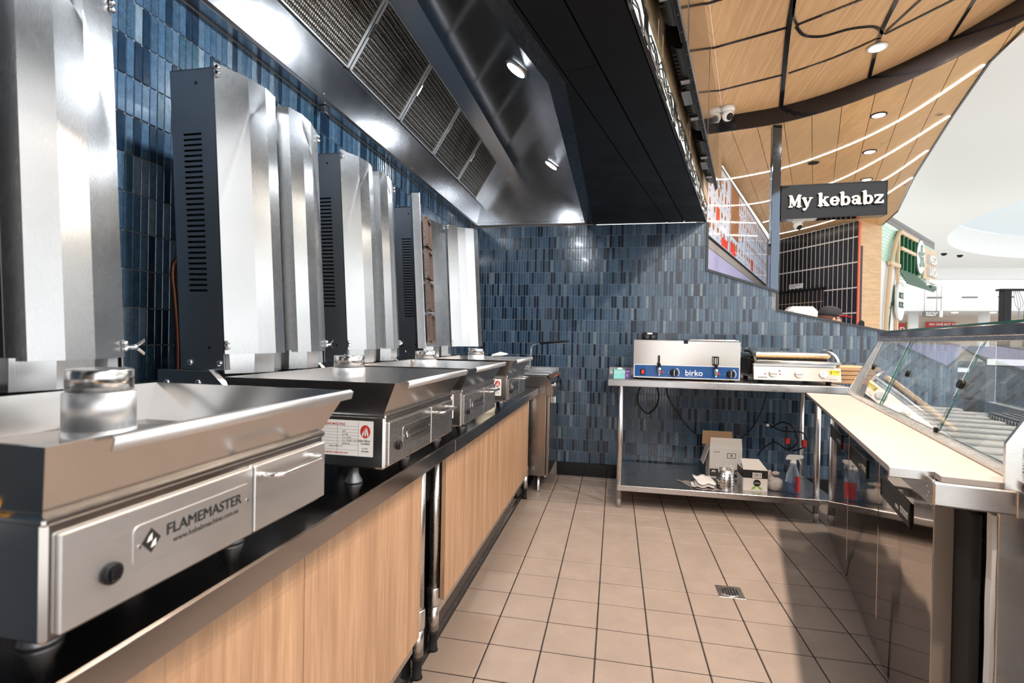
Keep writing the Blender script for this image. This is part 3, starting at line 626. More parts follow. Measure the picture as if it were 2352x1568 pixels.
# ================================================================== KEBAB GRILLS
def sq(x0, x1, y0, y1): return (x0, y0, x1, y1)
PROF = [(-0.94, 0.2225), (-0.91, 0.14), (-0.902, 0.082), (-0.911, 0.03), (-0.945, 0.022)]
LEAN = 0.045/0.72
ZB = 0.80
def grill(o_y, label, open_doors=False, zb=0.80):
    O = (-0.75, 0.0, ZB)
    t = thing('kebab_grill', label, 'grill', (-0.75, o_y, zb), 0, 'kebab grills along the bench')
    B = lambda mb, n, m_, p=t, lab=None: mb.build(n, m_, p, lab, org=O)
    body = B(MB().box((-0.90, -0.2375, 0.86), (-0.508, 0.2375, 0.981), 0.005), 'lower_body', S_TRAY)
    B(MB().box((-0.902, -0.2395, 0.976), (-0.505, 0.2395, 0.985), 0.0025), 'body_rim', S_TRAY)
    cp = B(MB().box((-0.508, -0.226, 0.867), (-0.502, 0.043, 0.966), 0.0015), 'control_panel', S_MID)
    dr = B(MB().box((-0.508, 0.047, 0.867), (-0.502, 0.2345, 0.966), 0.0015), 'drawer', S_MID)
    B(MB().tube(catmull([(-0.503, 0.058, 0.951), (-0.485, 0.058, 0.951), (-0.473, 0.066, 0.951), (-0.472, 0.085, 0.951), (-0.472, 0.155, 0.951), (-0.473, 0.178, 0.951), (-0.485, 0.187, 0.951), (-0.503, 0.187, 0.951)], 5), 0.0042, 8), 'drawer_handle', CHROME, dr)
    # name plate with lettering and diamond emblem
    npl = MB(); rr = 0.008; pts = []
    for cy, cz, a0 in ((-0.150+rr, 0.898+rr, 180), (0.036-rr, 0.898+rr, 270), (0.036-rr, 0.945-rr, 0), (-0.150+rr, 0.945-rr, 90)):
        for k in range(5): a = math.radians(a0 + 22.5*k); pts.append((-0.502, cy + rr*math.cos(a), cz + rr*math.sin(a)))
    npl = B(npl.prism(pts, (0.0012, 0, 0)), 'name_plate', S_TRAY, cp)
    RM = Matrix(((0, 0, 1, 0), (1, 0, 0, 0), (0, 1, 0, 0), (0, 0, 0, 1)))
    m = MB(); m.text('FLAMEMASTER', 0.0192, Matrix.Translation((-0.5007, -0.108, 0.921)) @ RM, 0.0002, 0.0); m.text('FLAMEMASTER', 0.0192, Matrix.Translation((-0.5007, -0.1075, 0.9214)) @ RM, 0.00015, 0.0); m.text('FLAMEMASTER', 0.0192, Matrix.Translation((-0.5007, -0.1086, 0.9206)) @ RM, 0.00017, 0.0)
    m.text('www.kebabmachine.com.au', 0.0098, Matrix.Translation((-0.5007, -0.098, 0.909)) @ RM, 0.0002, 0.0001)
    c = (-0.128, 0.923)
    for s_, mat_i in ((0.0125, 0),): m.prism([(-0.5008, c[0]-s_, c[1]), (-0.5008, c[0], c[1]-s_*1.15), (-0.5008, c[0]+s_, c[1]), (-0.5008, c[0], c[1]+s_*1.15)], (0.0004, 0, 0))
    m.mi = 1
    for a, b_ in (((c[0]-0.006, c[1]-0.001), (c[0]+0.001, c[1]+0.0085)), ((c[0]-0.001, c[1]-0.0085), (c[0]+0.006, c[1]+0.001))):
        m.prism([(-0.5003, a[0], a[1]), (-0.5003, (a[0]+b_[0])/2+0.003, (a[1]+b_[1])/2-0.003), (-0.5003, b_[0], b_[1]), (-0.5003, (a[0]+b_[0])/2-0.001, (a[1]+b_[1])/2+0.001)], (0.0002, 0, 0))
    o = m.mesh('lettering', [INK, PAPER]); 
    bm_ = bmesh.new(); bm_.from_mesh(o); bmesh.ops.translate(bm_, vec=-Vector(O), verts=bm_.verts); bm_.to_mesh(o); bm_.free(); link('lettering', o, npl)
    for y in (-0.143, 0.029): B(MB().lathe([(0.0022, -0.5008), (0.0022, -0.4998)], (0, y, 0.921), 'x', 10), 'rivet', CHROME, npl)
    sw = B(MB().lathe([(0.0115, -0.502), (0.0115, -0.497), (0.009, -0.4955)], (0, -0.176, 0.906), 'x', 20), 'switch', BLACK, cp)
    B(MB().box((-0.4965, -0.1815, 0.899), (-0.4925, -0.1705, 0.913), 0.001), 'switch_rocker', BLACKGLOSS, sw)
    for x in (-0.84, -0.63):
        for y in (-0.15, 0.15):
            B(MB().lathe([(0.022, 0.8), (0.022, 0.805), (0.013, 0.822), (0.012, 0.834), (0.005, 0.836), (0.005, 0.861)], (x, y, 0), seg=16), 'foot', S_DARK)
    # flared catch tray
    z0, z1 = 0.983, 1.060; th = 0.003
    b0 = (-0.90, -0.2345, -0.513, 0.2345); b1 = (-0.905, -0.262, -0.473, 0.262)
    def ring(b, z, d=0): return [(b[0]+d, b[1]+d, z), (b[2]-d, b[1]+d, z), (b[2]-d, b[3]-d, z), (b[0]+d, b[3]-d, z)]
    m = MB(); R = [ring(b0, z0), ring(b1, z1), ring(b1, z1, th), ring(b0, z0+0.006, th)]
    V = [[m.bm.verts.new(p) for p in q] for q in R]
    for i in range(3):
        for k in range(4): m.bm.faces.new((V[i][k], V[i][(k+1) % 4], V[i+1][(k+1) % 4], V[i+1][k]))
    m.bm.faces.new(V[3]); m.bm.faces.new(V[0][::-1])
    tr = B(m, 'catch_tray', S_TRAY)
    m = MB(); m.sheet([[(-0.477, -0.206, 1.058), (-0.477, 0.262, 1.058)], [(-0.468, -0.206, 1.0615), (-0.468, 0.262, 1.0615)], [(-0.4615, -0.206, 1.0575), (-0.4615, 0.262, 1.0575)], [(-0.4655, -0.206, 1.0445), (-0.4655, 0.262, 1.0445)]], (-0.0035, 0, -0.001), True)
    B(m, 'tray_lip', GALV, tr)
    B(MB().lathe([(0.165, 0.990), (0.165, 0.996), (0.160, 0.998)], (-0.73, 0, 0), seg=40), 'turntable', S_DARK, tr)
    sp = B(MB().lathe([(0.0455, 0.998), (0.0455, 1.020)], (-0.73, 0, 0), seg=28), 'spindle_base', GALV)
    B(MB().lathe([(0.0445, 1.020), (0.0445, 1.0735), (0.040, 1.0745), (0.040, 1.0765)], (-0.73, 0, 0), seg=28), 'spindle_sleeve', GALV, sp)
    B(MB().lathe([(0.0412, 1.0765), (0.0412, 1.106), (0.039, 1.108)], (-0.73, 0, 0), seg=28), 'spindle_cap', S_TRAY, sp)
    # rear brackets and sloping back plate
    for s in (-1, 1):
        y = s*0.2375; m = MB(); m.prism([(-1.12, y, 0.84), (-0.902, y, 0.84), (-0.902, y, 1.012), (-0.925, y, 1.03), (-0.968, y, 1.07), (-1.12, y, 1.07)], (0, -s*0.012, 0))
        br = B(m, 'tower_bracket', S_DARK)
        m = MB(); m.prism([(-0.968, y*1.004, 1.0705), (-0.972, y*1.004, 1.0735), (-0.906, y*1.004, 1.0145), (-0.902, y*1.004, 1.012)], (0, -s*0.020, 0)); B(m, 'bracket_edge', GALV, br)
        for x, z in ((-1.093, 1.038), (-1.002, 1.040)): B(MB().ball((x, s*0.2378, z), 0.0085, (1, 0.55, 1), 12), 'bolt', CHROME, br)
    m = MB(); m.prism([(-1.12, -0.226, 1.06), (-0.972, -0.226, 1.06), (-0.908, -0.226, 1.003), (-0.915, -0.226, 0.995), (-0.975, -0.226, 1.045), (-1.12, -0.226, 1.045)], (0, 0.452, 0)); B(m, 'back_plate', S_DARK)
    # tower
    zt0, zt1 = 1.072, 1.82
    def lx(x, z): return x - LEAN*(z-1.10)
    def wall(x0, x1, y0, y1, za, zb_): return [[(lx(x0, za), y0, za), (lx(x1, za), y1, za)], [(lx(x0, zb_), y0, zb_), (lx(x1, zb_), y1, zb_)]]
    m = MB(); yi = 0.214
    m.sheet(wall(-1.065, -1.065, -yi, yi, zt0, zt1-0.004), (-0.003, 0, 0)); m.sheet(wall(-0.946, -0.985, -yi, 0.0, zt0, zt1-0.004), (-0.003, 0, 0)); m.sheet(wall(-0.985, -0.946, 0.0, yi, zt0, zt1-0.004), (-0.003, 0, 0))
    m.prism([(lx(-1.065, zt1), -0.2225, zt1-0.003), (lx(-0.945, zt1), -0.2225, zt1-0.003), (lx(-0.99, zt1), 0, zt1-0.003), (lx(-0.945, zt1), 0.2225, zt1-0.003), (lx(-1.065, zt1), 0.2225, zt1-0.003)], (0, 0, 0.003))
    tw_ = B(m, 'burner_tower', S_DARK if not open_doors else S_DOOR)
    for s in (-1, 1):
        y = s*0.2225; m = MB()
        def sbar(xa, xb, za, zb_):
            m.prism([(lx(xa, za), y, za), (lx(xb, za), y, za), (lx(xb, zb_), y, zb_), (lx(xa, zb_), y, zb_)], (0, -s*0.003, 0))
        zs0, zs1, ns = 1.258, 1.660, 30; pit = (zs1-zs0)/ns
        sbar(-1.068, -1.035, zt0, zt1); sbar(-0.982, -0.943, zt0, zt1); sbar(-1.035, -0.982, zt0, zs0); sbar(-1.035, -0.982, zs1, zt1)
        for k in range(ns):
            sbar(-1.035, -0.982, zs0+pit*k, zs0+pit*k+pit*0.58)
        sp_ = B(m, 'side_panel', S_DARK, tw_)
        m = MB(); m.sheet(wall(-1.036, -0.981, s*0.205, s*0.205, zs0-0.01, zs1+0.01), (0, -s*0.002, 0)); B(m, 'vent_backing', BLACK, tw_)
        for x, z in ((-1.035, 1.784), (-0.985, 1.127)): B(MB().lathe([(0.0042, y-s*0.001), (0.0042, y+s*0.0006)], (lx(x, z)+LEAN*(z-1.1) if False else x, 0, z), 'y', 10), 'hole_plug', BLACK, tw_)
        for x in (-1.040, -0.955):
            B(MB().ball((x, y+s*0.001, 1.089), 0.0075, (1, 0.55, 1), 12), 'bolt', CHROME, tw_)
    # burner housings below the doors
    for s in (-1, 1):
        m = MB(); m.prism([(-0.955, s*0.205, 1.062), (-0.918, s*0.145, 1.062), (-0.912, s*0.075, 1.062), (-0.932, s*0.018, 1.062), (-0.985, s*0.018, 1.062), (-0.985, s*0.205, 1.062)], (0, 0, 0.055)); B(m, 'burner_housing', S_DOOR, tw_)
    # burner panels behind the doors (four a side)
    if open_doors:
        for s in (-1,):
            for k in range(4):
                za = 1.135 + 0.165*k; m = MB(); e = 0.012
                P0 = Vector((-0.936, s*0.178, 0)); P1 = Vector((-0.968, s*0.03, 0)); nn_ = Vector((1, -s*0.21, 0)).normalized()
                def q(t_, z, h): p = P0.lerp(P1, t_); return (lx(p.x, z)+nn_.x*h, p.y+nn_.y*h, z)
                m.prism([q(0, za, 0), q(1, za, 0), q(1, za+0.15, 0), q(0, za+0.15, 0)], nn_*0.014)
                bp = B(m, 'burner', BURN, tw_)
                m = MB()
                for ta, tb, a, b_ in ((0, 1, 0, 0.012), (0, 1, 0.138, 0.15), (0, 0.09, 0, 0.15), (0.91, 1, 0, 0.15)):
                    m.prism([q(ta, za+a, 0.014), q(tb, za+a, 0.014), q(tb, za+b_, 0.014), q(ta, za+b_, 0.014)], nn_*0.010)
                B(m, 'burner_frame', RUST, bp)
    # faceted shield doors
    for s in (-1, 1):
        piv = Vector((PROF[0][0], s*PROF[0][1])); ang = 0.0
        if open_doors: ang = math.radians(-158 if s < 0 else 134)
        pr = []
        for x, y in PROF:
            d = Vector((x, s*y)) - piv; d = Vector((d.x*math.cos(ang)-d.y*math.sin(ang), d.x*math.sin(ang)+d.y*math.cos(ang))); pr.append(piv+d)
        za, zb_ = 1.112, 1.832
        rows = [[(p.x, p.y, za) for p in pr], [(p.x - 0.045, p.y, zb_) for p in pr]]
        th = Vector((0.0025, 0, 0)); th2 = Vector((th.x*math.cos(ang), th.x*math.sin(ang), 0))
        dm = S_DOOR
        d = B(MB().sheet(rows, -th2), 'shield_door', dm, tw_)
        for z in (1.128, 1.140, 1.806, 1.820):
            c = Vector((lx(piv.x, z)+0.006, piv.y - s*0.004, z)); m = MB(); m.lathe([(0.0062, -0.004), (0.0062, 0.003), (0.004, 0.006)], seg=8, M=Matrix.Translation(c) @ Vector((0.5, s*0.8, 0)).to_track_quat('Z', 'Y').to_matrix().to_4x4()); B(m, 'hinge_bolt', CHROME, d)
        if s > 0:
            c = Vector((-0.940, 0.2325, 1.132)); m = MB(); m.lathe([(0.004, -0.012), (0.004, 0.008), (0.006, 0.009), (0.006, 0.016)], c, 'y', 10); 
            for q_ in (-1, 1): m.prism([c+Vector((0, 0.010, 0)), c+Vector((0.003, 0.014, q_*0.006)), c+Vector((0.004, 0.030, q_*0.017)), c+Vector((0.002, 0.034, q_*0.012)), c+Vector((0, 0.020, q_*0.001))], (-0.003, 0, 0))
            B(m, 'wing_nut', CHROME, d)
    # rating label on the left side
    lab = B(MB().box((-0.70, -0.2385, 0.888), (-0.536, -0.2374, 0.969)), 'rating_label', PAPER)
    m = MB(); yl = -0.2388
    def r_(x0, x1, za, zb_, mi): m.mi = mi; m.poly([(x0, yl, za), (x1, yl, za), (x1, yl, zb_), (x0, yl, zb_)])
    for z in (0.9555, 0.948, 0.941, 0.934, 0.927, 0.920, 0.913, 0.901): r_(-0.697, -0.572, z, z+0.0004, 1)
    for x in (-0.572, -0.625, -0.697): r_(x, x+0.0005, 0.890, 0.967, 1)
    m.mi = 0; RL = Matrix(((1, 0, 0, 0), (0, 0, -1, 0), (0, 1, 0, 0), (0, 0, 0, 1)))
    m.text('DONER KEBAB MACHINE', 0.0075, Matrix.Translation((-0.690, yl, 0.9575)) @ RL, 0.00005, 0.0001)
    m.text('REMOVE WRAPPER BEFORE OPERATING UNIT', 0.0046, Matrix.Translation((-0.692, yl, 0.8925)) @ RL, 0.00005, 0.0001)
    m.mi = 1
    for tx, z in (('ULP', 0.9425), ('2.7 kPa', 0.9355), ('5 x 1.3mm', 0.9285), ('5 x 13 MJ/h = 65 MJ/h', 0.9215), ('Serial No.', 0.9145)): m.text(tx, 0.0052, Matrix.Translation((-0.612, yl, z)) @ RL, 0.00005)
    m.text('Motor RPM = 3', 0.0052, Matrix.Translation((-0.645, yl, 0.907)) @ RL, 0.00005)
    m.text('Gas Safety', 0.0062, Matrix.Translation((-0.569, yl, 0.922)) @ RL, 0.00005, 0.0001); m.text('Certified', 0.0062, Matrix.Translation((-0.566, yl, 0.9155)) @ RL, 0.00005, 0.0001)
    m.text('AS 4563', 0.0042, Matrix.Translation((-0.562, yl, 0.905)) @ RL, 0.00005); m.text('GSC10009', 0.0042, Matrix.Translation((-0.564, yl, 0.8985)) @ RL, 0.00005, 0.0001)
    m.mi = 0; cc_ = (-0.5545, 0.945)
    m.poly([(cc_[0]+0.0125*math.cos(2*PI*k/28), yl, cc_[1]+0.0150*math.sin(2*PI*k/28)) for k in range(28)])
    m.mi = 2
    def flame(sx, w_): 
        m.poly([(cc_[0]+sx, yl-0.0002, cc_[1]-0.0125), (cc_[0]+sx+w_, yl-0.0002, cc_[1]-0.006), (cc_[0]+sx*0.4+w_*0.4, yl-0.0002, cc_[1]+0.011), (cc_[0]+sx*0.4-w_*0.2, yl-0.0002, cc_[1]+0.004), (cc_[0]+sx-w_, yl-0.0002, cc_[1]-0.006)])
    flame(-0.006, 0.0022); flame(0.006, 0.0022); flame(0, 0.0018)
    me = m.mesh('label_print', [RED, INK, PAPER]); bm_ = bmesh.new(); bm_.from_mesh(me); bmesh.ops.translate(bm_, vec=-Vector(O), verts=bm_.verts); bm_.to_mesh(me); bm_.free(); link('label_print', me, lab)
    return t
G2 = grill(1.3115, 'second kebab grill from the camera, its white rating label facing the camera')
G1 = dup(G2, (-0.772, 0.624, 0.80), label='nearest kebab grill at the front left, orange cheese in its tray', skip=('rating_label',))
dup(G2, (-0.75, 1.90, 0.80), label='third kebab grill, shields closed, behind the second on the far bench')
grill(2.64, 'farthest kebab grill with its two shields swung open showing the burners', True, 0.797)
PANELM = steel('brightened_panel_steel', (0.74, 0.73, 0.72), 0.42, (6, 6, 240), 0.05)
for o in bpy.data.objects:                                          # nearest grill's plates: rougher, lighter steel copy, extra brightness put into the colour
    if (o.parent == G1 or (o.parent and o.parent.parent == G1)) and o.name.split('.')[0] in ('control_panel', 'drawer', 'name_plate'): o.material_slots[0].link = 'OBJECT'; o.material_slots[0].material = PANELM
# copper gas pipe behind the second grill
m = MB(); m.tube(catmull([(-1.245, 1.262, 0.80), (-1.245, 1.262, 1.10), (-1.245, 1.250, 1.25), (-1.245, 1.240, 1.33), (-1.243, 1.250, 1.368), (-1.230, 1.285, 1.392), (-1.21, 1.33, 1.40)], 6), 0.0085, 12)
tag(m.build('gas_pipe', COPPER), 'bent copper gas pipe rising beside the second kebab grill', 'pipe')
m = MB(); rd = random.Random(2)
chs = thing('cheese_shreds', 'orange melted cheese scraps in the nearest grill tray', 'food', (-0.58, 0.445, 0.99))
for k, (x, y, z, s) in enumerate(((-0.595, 0.395, 0.992, 0.013), (-0.600, 0.425, 0.993, 0.011), (-0.592, 0.437, 0.997, 0.013), (-0.600, 0.452, 0.993, 0.011), (-0.610, 0.475, 0.995, 0.008), (-0.618, 0.508, 0.996, 0.014), (-0.625, 0.525, 1.004, 0.015))):
    b_ = MB().ball((x, y, z), s, (1.2, 1.3, 0.6), 10)
    for vv in b_.bm.verts: vv.co += Vector((rd.uniform(-1, 1), rd.uniform(-1, 1), rd.uniform(-1, 1)))*s*0.18
    b_.build('cheese_scrap', ORANGE, chs, org=(-0.58, 0.445, 0.99))
tag(MB().lathe([(0.045, 0.0), (0.05, 0.03), (0.052, 0.05), (0.05, 0.052), (0.046, 0.006)], (-0.62, 2.44, 0.797), seg=20).build('small_tub', mat('cream_tub', (0.75, 0.68, 0.5), 0.5)), 'small cream tub under the front corner of the farthest grill', 'tub')
m = MB(); m.prism([(-0.70, 2.86, 1.060), (-0.64, 2.90, 1.062), (-0.62, 2.93, 1.066), (-0.67, 2.95, 1.074)], (0.004, -0.003, 0.008))
tag(m.build('paper_scrap', PAPER), 'white paper scrap lying on the tray rim of the farthest grill', 'paper')
# ================================================================== FRYER
FO = (-0.85, 4.05, 0)
fr = thing('deep_fryer', 'stainless deep fryer in the corner past the far bench', 'fryer', FO)
FRY = steel('fryer_steel', (0.40, 0.36, 0.335), 0.24, (6, 6, 240), 0.03)
m = MB(); m.box((-1.24, 3.80, 0.13), (-0.50, 4.30, 0.885), 0.004); m.build('cabinet', FRY, fr, org=FO)
m = MB(); m.box((-0.497, 3.805, 0.135), (-0.475, 4.295, 0.735), 0.004); d = m.build('door', FRY, fr, org=FO)
MB().box((-0.475, 3.99, 0.66), (-0.452, 4.01, 0.715), 0.003).build('door_handle', CHROME, d, org=FO)
m = MB(); m.box((-1.24, 3.80, 0.887), (-0.47, 4.30, 0.897), 0.003); m.build('top_rim', S_TABLE, fr, org=FO)
m = MB(); m.box((-1.24, 4.24, 0.897), (-0.46, 4.26, 0.93), 0.003); m.box((-1.24, 3.82, 0.897), (-0.46, 3.832, 0.915), 0.002); m.build('splash_rail', S_TABLE, fr, org=FO)
m = MB(); m.prism([(-0.50, 3.80, 0.735), (-0.452, 3.80, 0.735), (-0.447, 3.80, 0.78), (-0.485, 3.80, 0.868), (-0.50, 3.80, 0.885)], (0, 0.5, 0)); hd = m.build('control_panel', FRY, fr, org=FO)
m = MB(); m.prism([(-0.485, 3.80, 0.875), (-0.452, 3.80, 0.867), (-0.395, 3.80, 0.905), (-0.392, 3.80, 0.918), (-0.485, 3.80, 0.897)], (0, 0.5, 0)); fp = m.build('control_visor', FRY, fr, org=FO)
m = MB(); m.prism([(-0.435, 3.7992, 0.882), (-0.412, 3.7992, 0.897), (-0.418, 3.7992, 0.903), (-0.441, 3.7992, 0.889)], (0, 0.001, 0)); m.build('red_emblem', RED, fp, org=FO)
for y in (3.93,): MB().lathe([(0.022, -0.012), (0.022, 0.016), (0.016, 0.02)], seg=18, M=Matrix.Translation((-0.462, y, 0.81)) @ Vector((1, 0, 0.42)).to_track_quat('Z', 'Y').to_matrix().to_4x4()).build('control_knob', CHROME, hd, org=FO)
MB().box((-0.478, 4.17, 0.80), (-0.455, 4.20, 0.825), 0.002).build('rocker_switch', BLACK, hd, org=FO)
for x in (-1.18, -0.56):
    for y in (3.86, 4.24): MB().lathe([(0.02, 0), (0.016, 0.012), (0.018, 0.13)], (x, y, 0), seg=14).build('leg', S_MID, fr, org=FO)
BO = (-0.75, 4.0, 0.90)
bk = thing('fryer_basket', 'wire fryer basket with long black handle resting in the fryer', 'basket', BO)
m = MB()
for z, e in ((0.95, 0), (0.90, 0.01), (0.905, 0.01)): m.tube([(-0.95+e, 3.93, z), (-0.66-e, 3.93, z), (-0.66-e, 4.07, z), (-0.95+e, 4.07, z), (-0.95+e, 3.93, z)], 0.003, 6)
for k in range(15): x = -0.94+0.02*k; m.tube([(x, 3.93, 0.95), (x, 3.94, 0.90), (x, 4.06, 0.90), (x, 4.07, 0.95)], 0.0014, 5)
m.build('wire_basket', CHROME, bk, org=BO)
m = MB(); 
for y in (3.985, 4.015): m.tube(catmull([(-0.66, y, 0.95), (-0.655, y, 1.05), (-0.652, y, 1.10), (-0.63, y, 1.118), (-0.585, y, 1.125)], 5), 0.0032, 6)
m.build('handle_wire', CHROME, bk, org=BO)
MB().tube([(-0.60, 4.0, 1.1235), (-0.48, 4.0, 1.138), (-0.40, 4.0, 1.148), (-0.355, 4.0, 1.150)], [0.008, 0.009, 0.010, 0.007], 10).build('handle_grip', BLACK, bk, org=BO)
# ================================================================== PREP TABLE
PO = (0.7, 4.0, 0)
tb = thing('prep_table', 'long stainless prep table with undershelf against the blue tiled wall', 'table', PO)
m = MB(); m.box((-0.047, 3.618, 0.845), (1.462, 3.628, 0.892), 0.004); m.box((-0.047, 3.620, 0.880), (1.47, 4.362, 0.892), 0.003); m.box((-0.047, 3.62, 0.852), (-0.038, 4.36, 0.89), 0.002); m.box((-0.047, 4.352, 0.89), (1.47, 4.364, 0.94), 0.002)
m.build('tabletop', S_TABLE, tb, org=PO)
m = MB(); m.box((0.03, 3.618, 0.119), (1.32, 3.626, 0.158), 0.003); m.box((0.03, 3.622, 0.148), (1.42, 4.34, 0.157), 0.002); m.build('undershelf', S_TABLE, tb, org=PO)
for x, y in ((0.045, 3.64), (1.305, 3.66), (0.056, 4.32), (1.425, 4.32)):
    g = MB().lathe([(0.0185, 0.06), (0.0185, 0.88)], (x, y, 0), seg=18).build('leg', S_TABLE, tb, org=PO)
    MB().lathe([(0.015, 0.0), (0.015, 0.12)], (x, y, 0), seg=14).build('foot', GALV, g, org=PO)
TZ = 0.892; SZ = 0.157
# ---- bain-marie style double water heater
HO_ = (0.48, 3.95, TZ)
ub = thing('food_warmer', 'stainless double food warmer with blue control strip and two taps', 'appliance', HO_)
m = MB(); m.prism([(0.128, 3.70, 0.905), (0.833, 3.70, 0.905), (0.833, 3.70, 1.165), (0.492, 3.70, 1.165), (0.492, 3.70, 1.148), (0.464, 3.70, 1.148), (0.464, 3.70, 1.165), (0.128, 3.70, 1.165)], (0, 0.006, 0)); m.box((0.128, 3.706, 0.905), (0.833, 4.20, 1.163), 0.004)
m.build('casing', mat('warmer_front_steel', (0.58, 0.53, 0.48), 0.2, 1.0), ub, org=HO_)
MB().box((0.464, 3.702, 1.146), (0.492, 4.2, 1.168), 0.001).build('divider_bar', BLACK, ub, org=HO_)
for a, b_, z in ((0.125, 0.462, 1.165), (0.495, 0.826, 1.169)):
    l = MB().box((a, 3.71, z), (b_, 4.19, z+0.006), 0.002).build('lid', S_TABLE, ub, org=HO_)
    if a > 0.3: MB().box((a+0.02, 3.80, z+0.006), (b_-0.004, 4.15, z+0.012), 0.003).build('lid_rim', S_TABLE, l, org=HO_)
cs = MB().box((0.133, 3.6965, 0.909), (0.829, 3.70, 0.998)).build('control_strip', PLASTICW, ub, org=HO_)
MB().box((0.137, 3.695, 0.9135), (0.8245, 3.6968, 0.994)).build('blue_panel', BLUE, cs, org=HO_)
RL = Matrix(((1, 0, 0, 0), (0, 0, -1, 0), (0, 1, 0, 0), (0, 0, 0, 1)))
m = MB(); m.text('birko', 0.055, Matrix.Translation((0.475, 3.6946, 0.9295)) @ RL, 0.0002, 0.0006); m.box((0.478, 3.6944, 0.9235), (0.555, 3.6946, 0.9245))
for x0 in (0.401, 0.770):
    for k in range(7): a0, a1 = math.radians(-38+14*k), math.radians(-38+14*k+14); rr = 0.0345; m.prism([(x0+rr*math.cos(a0), 3.6944, 0.945+rr*math.sin(a0)), (x0+rr*math.cos(a1), 3.6944, 0.945+rr*math.sin(a1)), (x0+(rr+0.0025+k*0.0004)*math.cos(a1), 3.6944, 0.945+(rr+0.0025+k*0.0004)*math.sin(a1)), (x0+(rr+0.0025+k*0.0004)*math.cos(a0), 3.6944, 0.945+(rr+0.0025+k*0.0004)*math.sin(a0))], (0, 0.0003, 0))
    m.box((x0-0.037, 3.6944, 0.944), (x0-0.031, 3.6947, 0.9465)); m.text('OFF', 0.006, Matrix.Translation((x0+0.014, 3.6946, 0.973)) @ RL, 0.0001)
me = m.mesh('lettering', [PLASTICW], HO_); link('lettering', me, cs)
m = MB(); m.box((0.578, 3.6942, 0.922), (0.585, 3.6946, 0.927)); m.build('red_dot', RED, cs, org=HO_)
for x0 in (0.401, 0.770):
    k = MB().lathe([(0.0255, 3.695), (0.0255, 3.683), (0.021, 3.676)], (x0, 0, 0.9455), 'y', 24).build('dial', BLACK, cs, org=HO_)
    MB().box((x0-0.003, 3.668, 0.924), (x0+0.003, 3.678, 0.967), 0.001).build('dial_grip', S_MID, k, org=HO_)
for x0 in (0.325, 0.696): MB().lathe([(0.0075, 3.695), (0.0075, 3.690), (0.004, 3.687)], (x0, 0, 0.9455), 'y', 14).build('pilot_lamp', mat('red_lens', (0.6, 0.02, 0.02), 0.15, coat=0.5) if x0 < 0.5 else MATS['red_lens'], cs, org=HO_)
s = MB().box((0.176, 3.688, 0.927), (0.208, 3.695, 0.965), 0.002).build('rocker_switch', BLACK, cs, org=HO_)
MB().box((0.183, 3.685, 0.932), (0.201, 3.689, 0.960), 0.002).build('rocker_lens', mat('lit_red_switch', (0.7, 0.03, 0.02), 0.2, emit=(1, 0.05, 0.03), estr=0.5), s, org=HO_)
for x0, turned in ((0.300, True), (0.673, False)):
    tp = MB(); tp.lathe([(0.009, 3.70), (0.009, 3.668)], (x0, 0, 0.968), 'y', 14); tp.lathe([(0.0055, 0.925), (0.008, 0.935), (0.0125, 0.952), (0.0145, 0.958), (0.0145, 0.980), (0.011, 0.984)], (x0, 3.668, 0), seg=10)
    tp = tp.build('tap', CHROME, cs, org=HO_)
    m = MB(); m.lathe([(0.017, 0.982), (0.016, 0.99), (0.008, 0.993)], (x0, 3.668, 0), seg=16); m.ball((x0, 3.668, 1.001), 0.012)
    if turned: m.box((x0-0.0035, 3.650, 1.004), (x0+0.0035, 3.672, 1.064), 0.002)
    else:
        m.box((x0-0.017, 3.664, 1.010), (x0-0.010, 3.672, 1.064), 0.002); m.box((x0+0.010, 3.664, 1.010), (x0+0.017, 3.672, 1.064), 0.002); m.box((x0-0.017, 3.664, 1.056), (x0+0.017, 3.672, 1.065), 0.002); m.box((x0-0.014, 3.664, 1.004), (x0+0.014, 3.672, 1.014), 0.002)
    m.build('tap_lever', BLACK, tp, org=HO_)
for x in (0.17, 0.79):
    for y in (3.75, 4.15): MB().lathe([(0.016, TZ), (0.018, 0.906)], (x, y, 0), seg=14).build('foot', RUBBER, ub, org=HO_)
# ---- contact grill
CO = (1.2, 3.95, TZ)
cg = thing('contact_grill', 'silver contact grill with curved lid handle and three white knobs', 'grill', CO)
m = MB(); m.prism([(0.928, 3.70, 0.925), (0.928, 3.715, 1.003), (0.928, 3.75, 1.012), (0.928, 4.25, 1.012), (0.928, 4.25, 0.925)], (0.505, 0, 0)); base = m.build('base', S_DARK, cg, org=CO)
m = MB(); m.prism([(0.918, 3.688, 0.918), (0.918, 3.706, 1.006), (0.918, 3.716, 1.006), (0.918, 3.70, 0.918)], (0.532, 0, 0)); fp = m.build('front_panel', mat('grill_front_steel', (0.68, 0.60, 0.52), 0.34, 1.0), cg, org=CO)
ft_ = lambda z: 3.688 + (z-0.918)*0.018/0.088
qf = Vector((0, -1, 0.2)).to_track_quat('Z', 'Y').to_matrix().to_4x4()
for x0, rot in ((1.037, 0), (1.195, 0), (1.345, 1.45)):
    k = MB().lathe([(0.026, 0.0), (0.026, 0.012), (0.022, 0.016)], seg=24, M=Matrix.Translation((x0, ft_(0.962), 0.962)) @ qf).build('knob', PLASTICW, cg, org=CO)
    MB().box((-0.024, -0.005, 0.012), (0.024, 0.005, 0.026), 0.002, Matrix.Translation((x0, ft_(0.962), 0.962)) @ qf @ Matrix.Rotation(rot, 4, 'Z')).build('knob_grip', PLASTICW, k, org=CO)
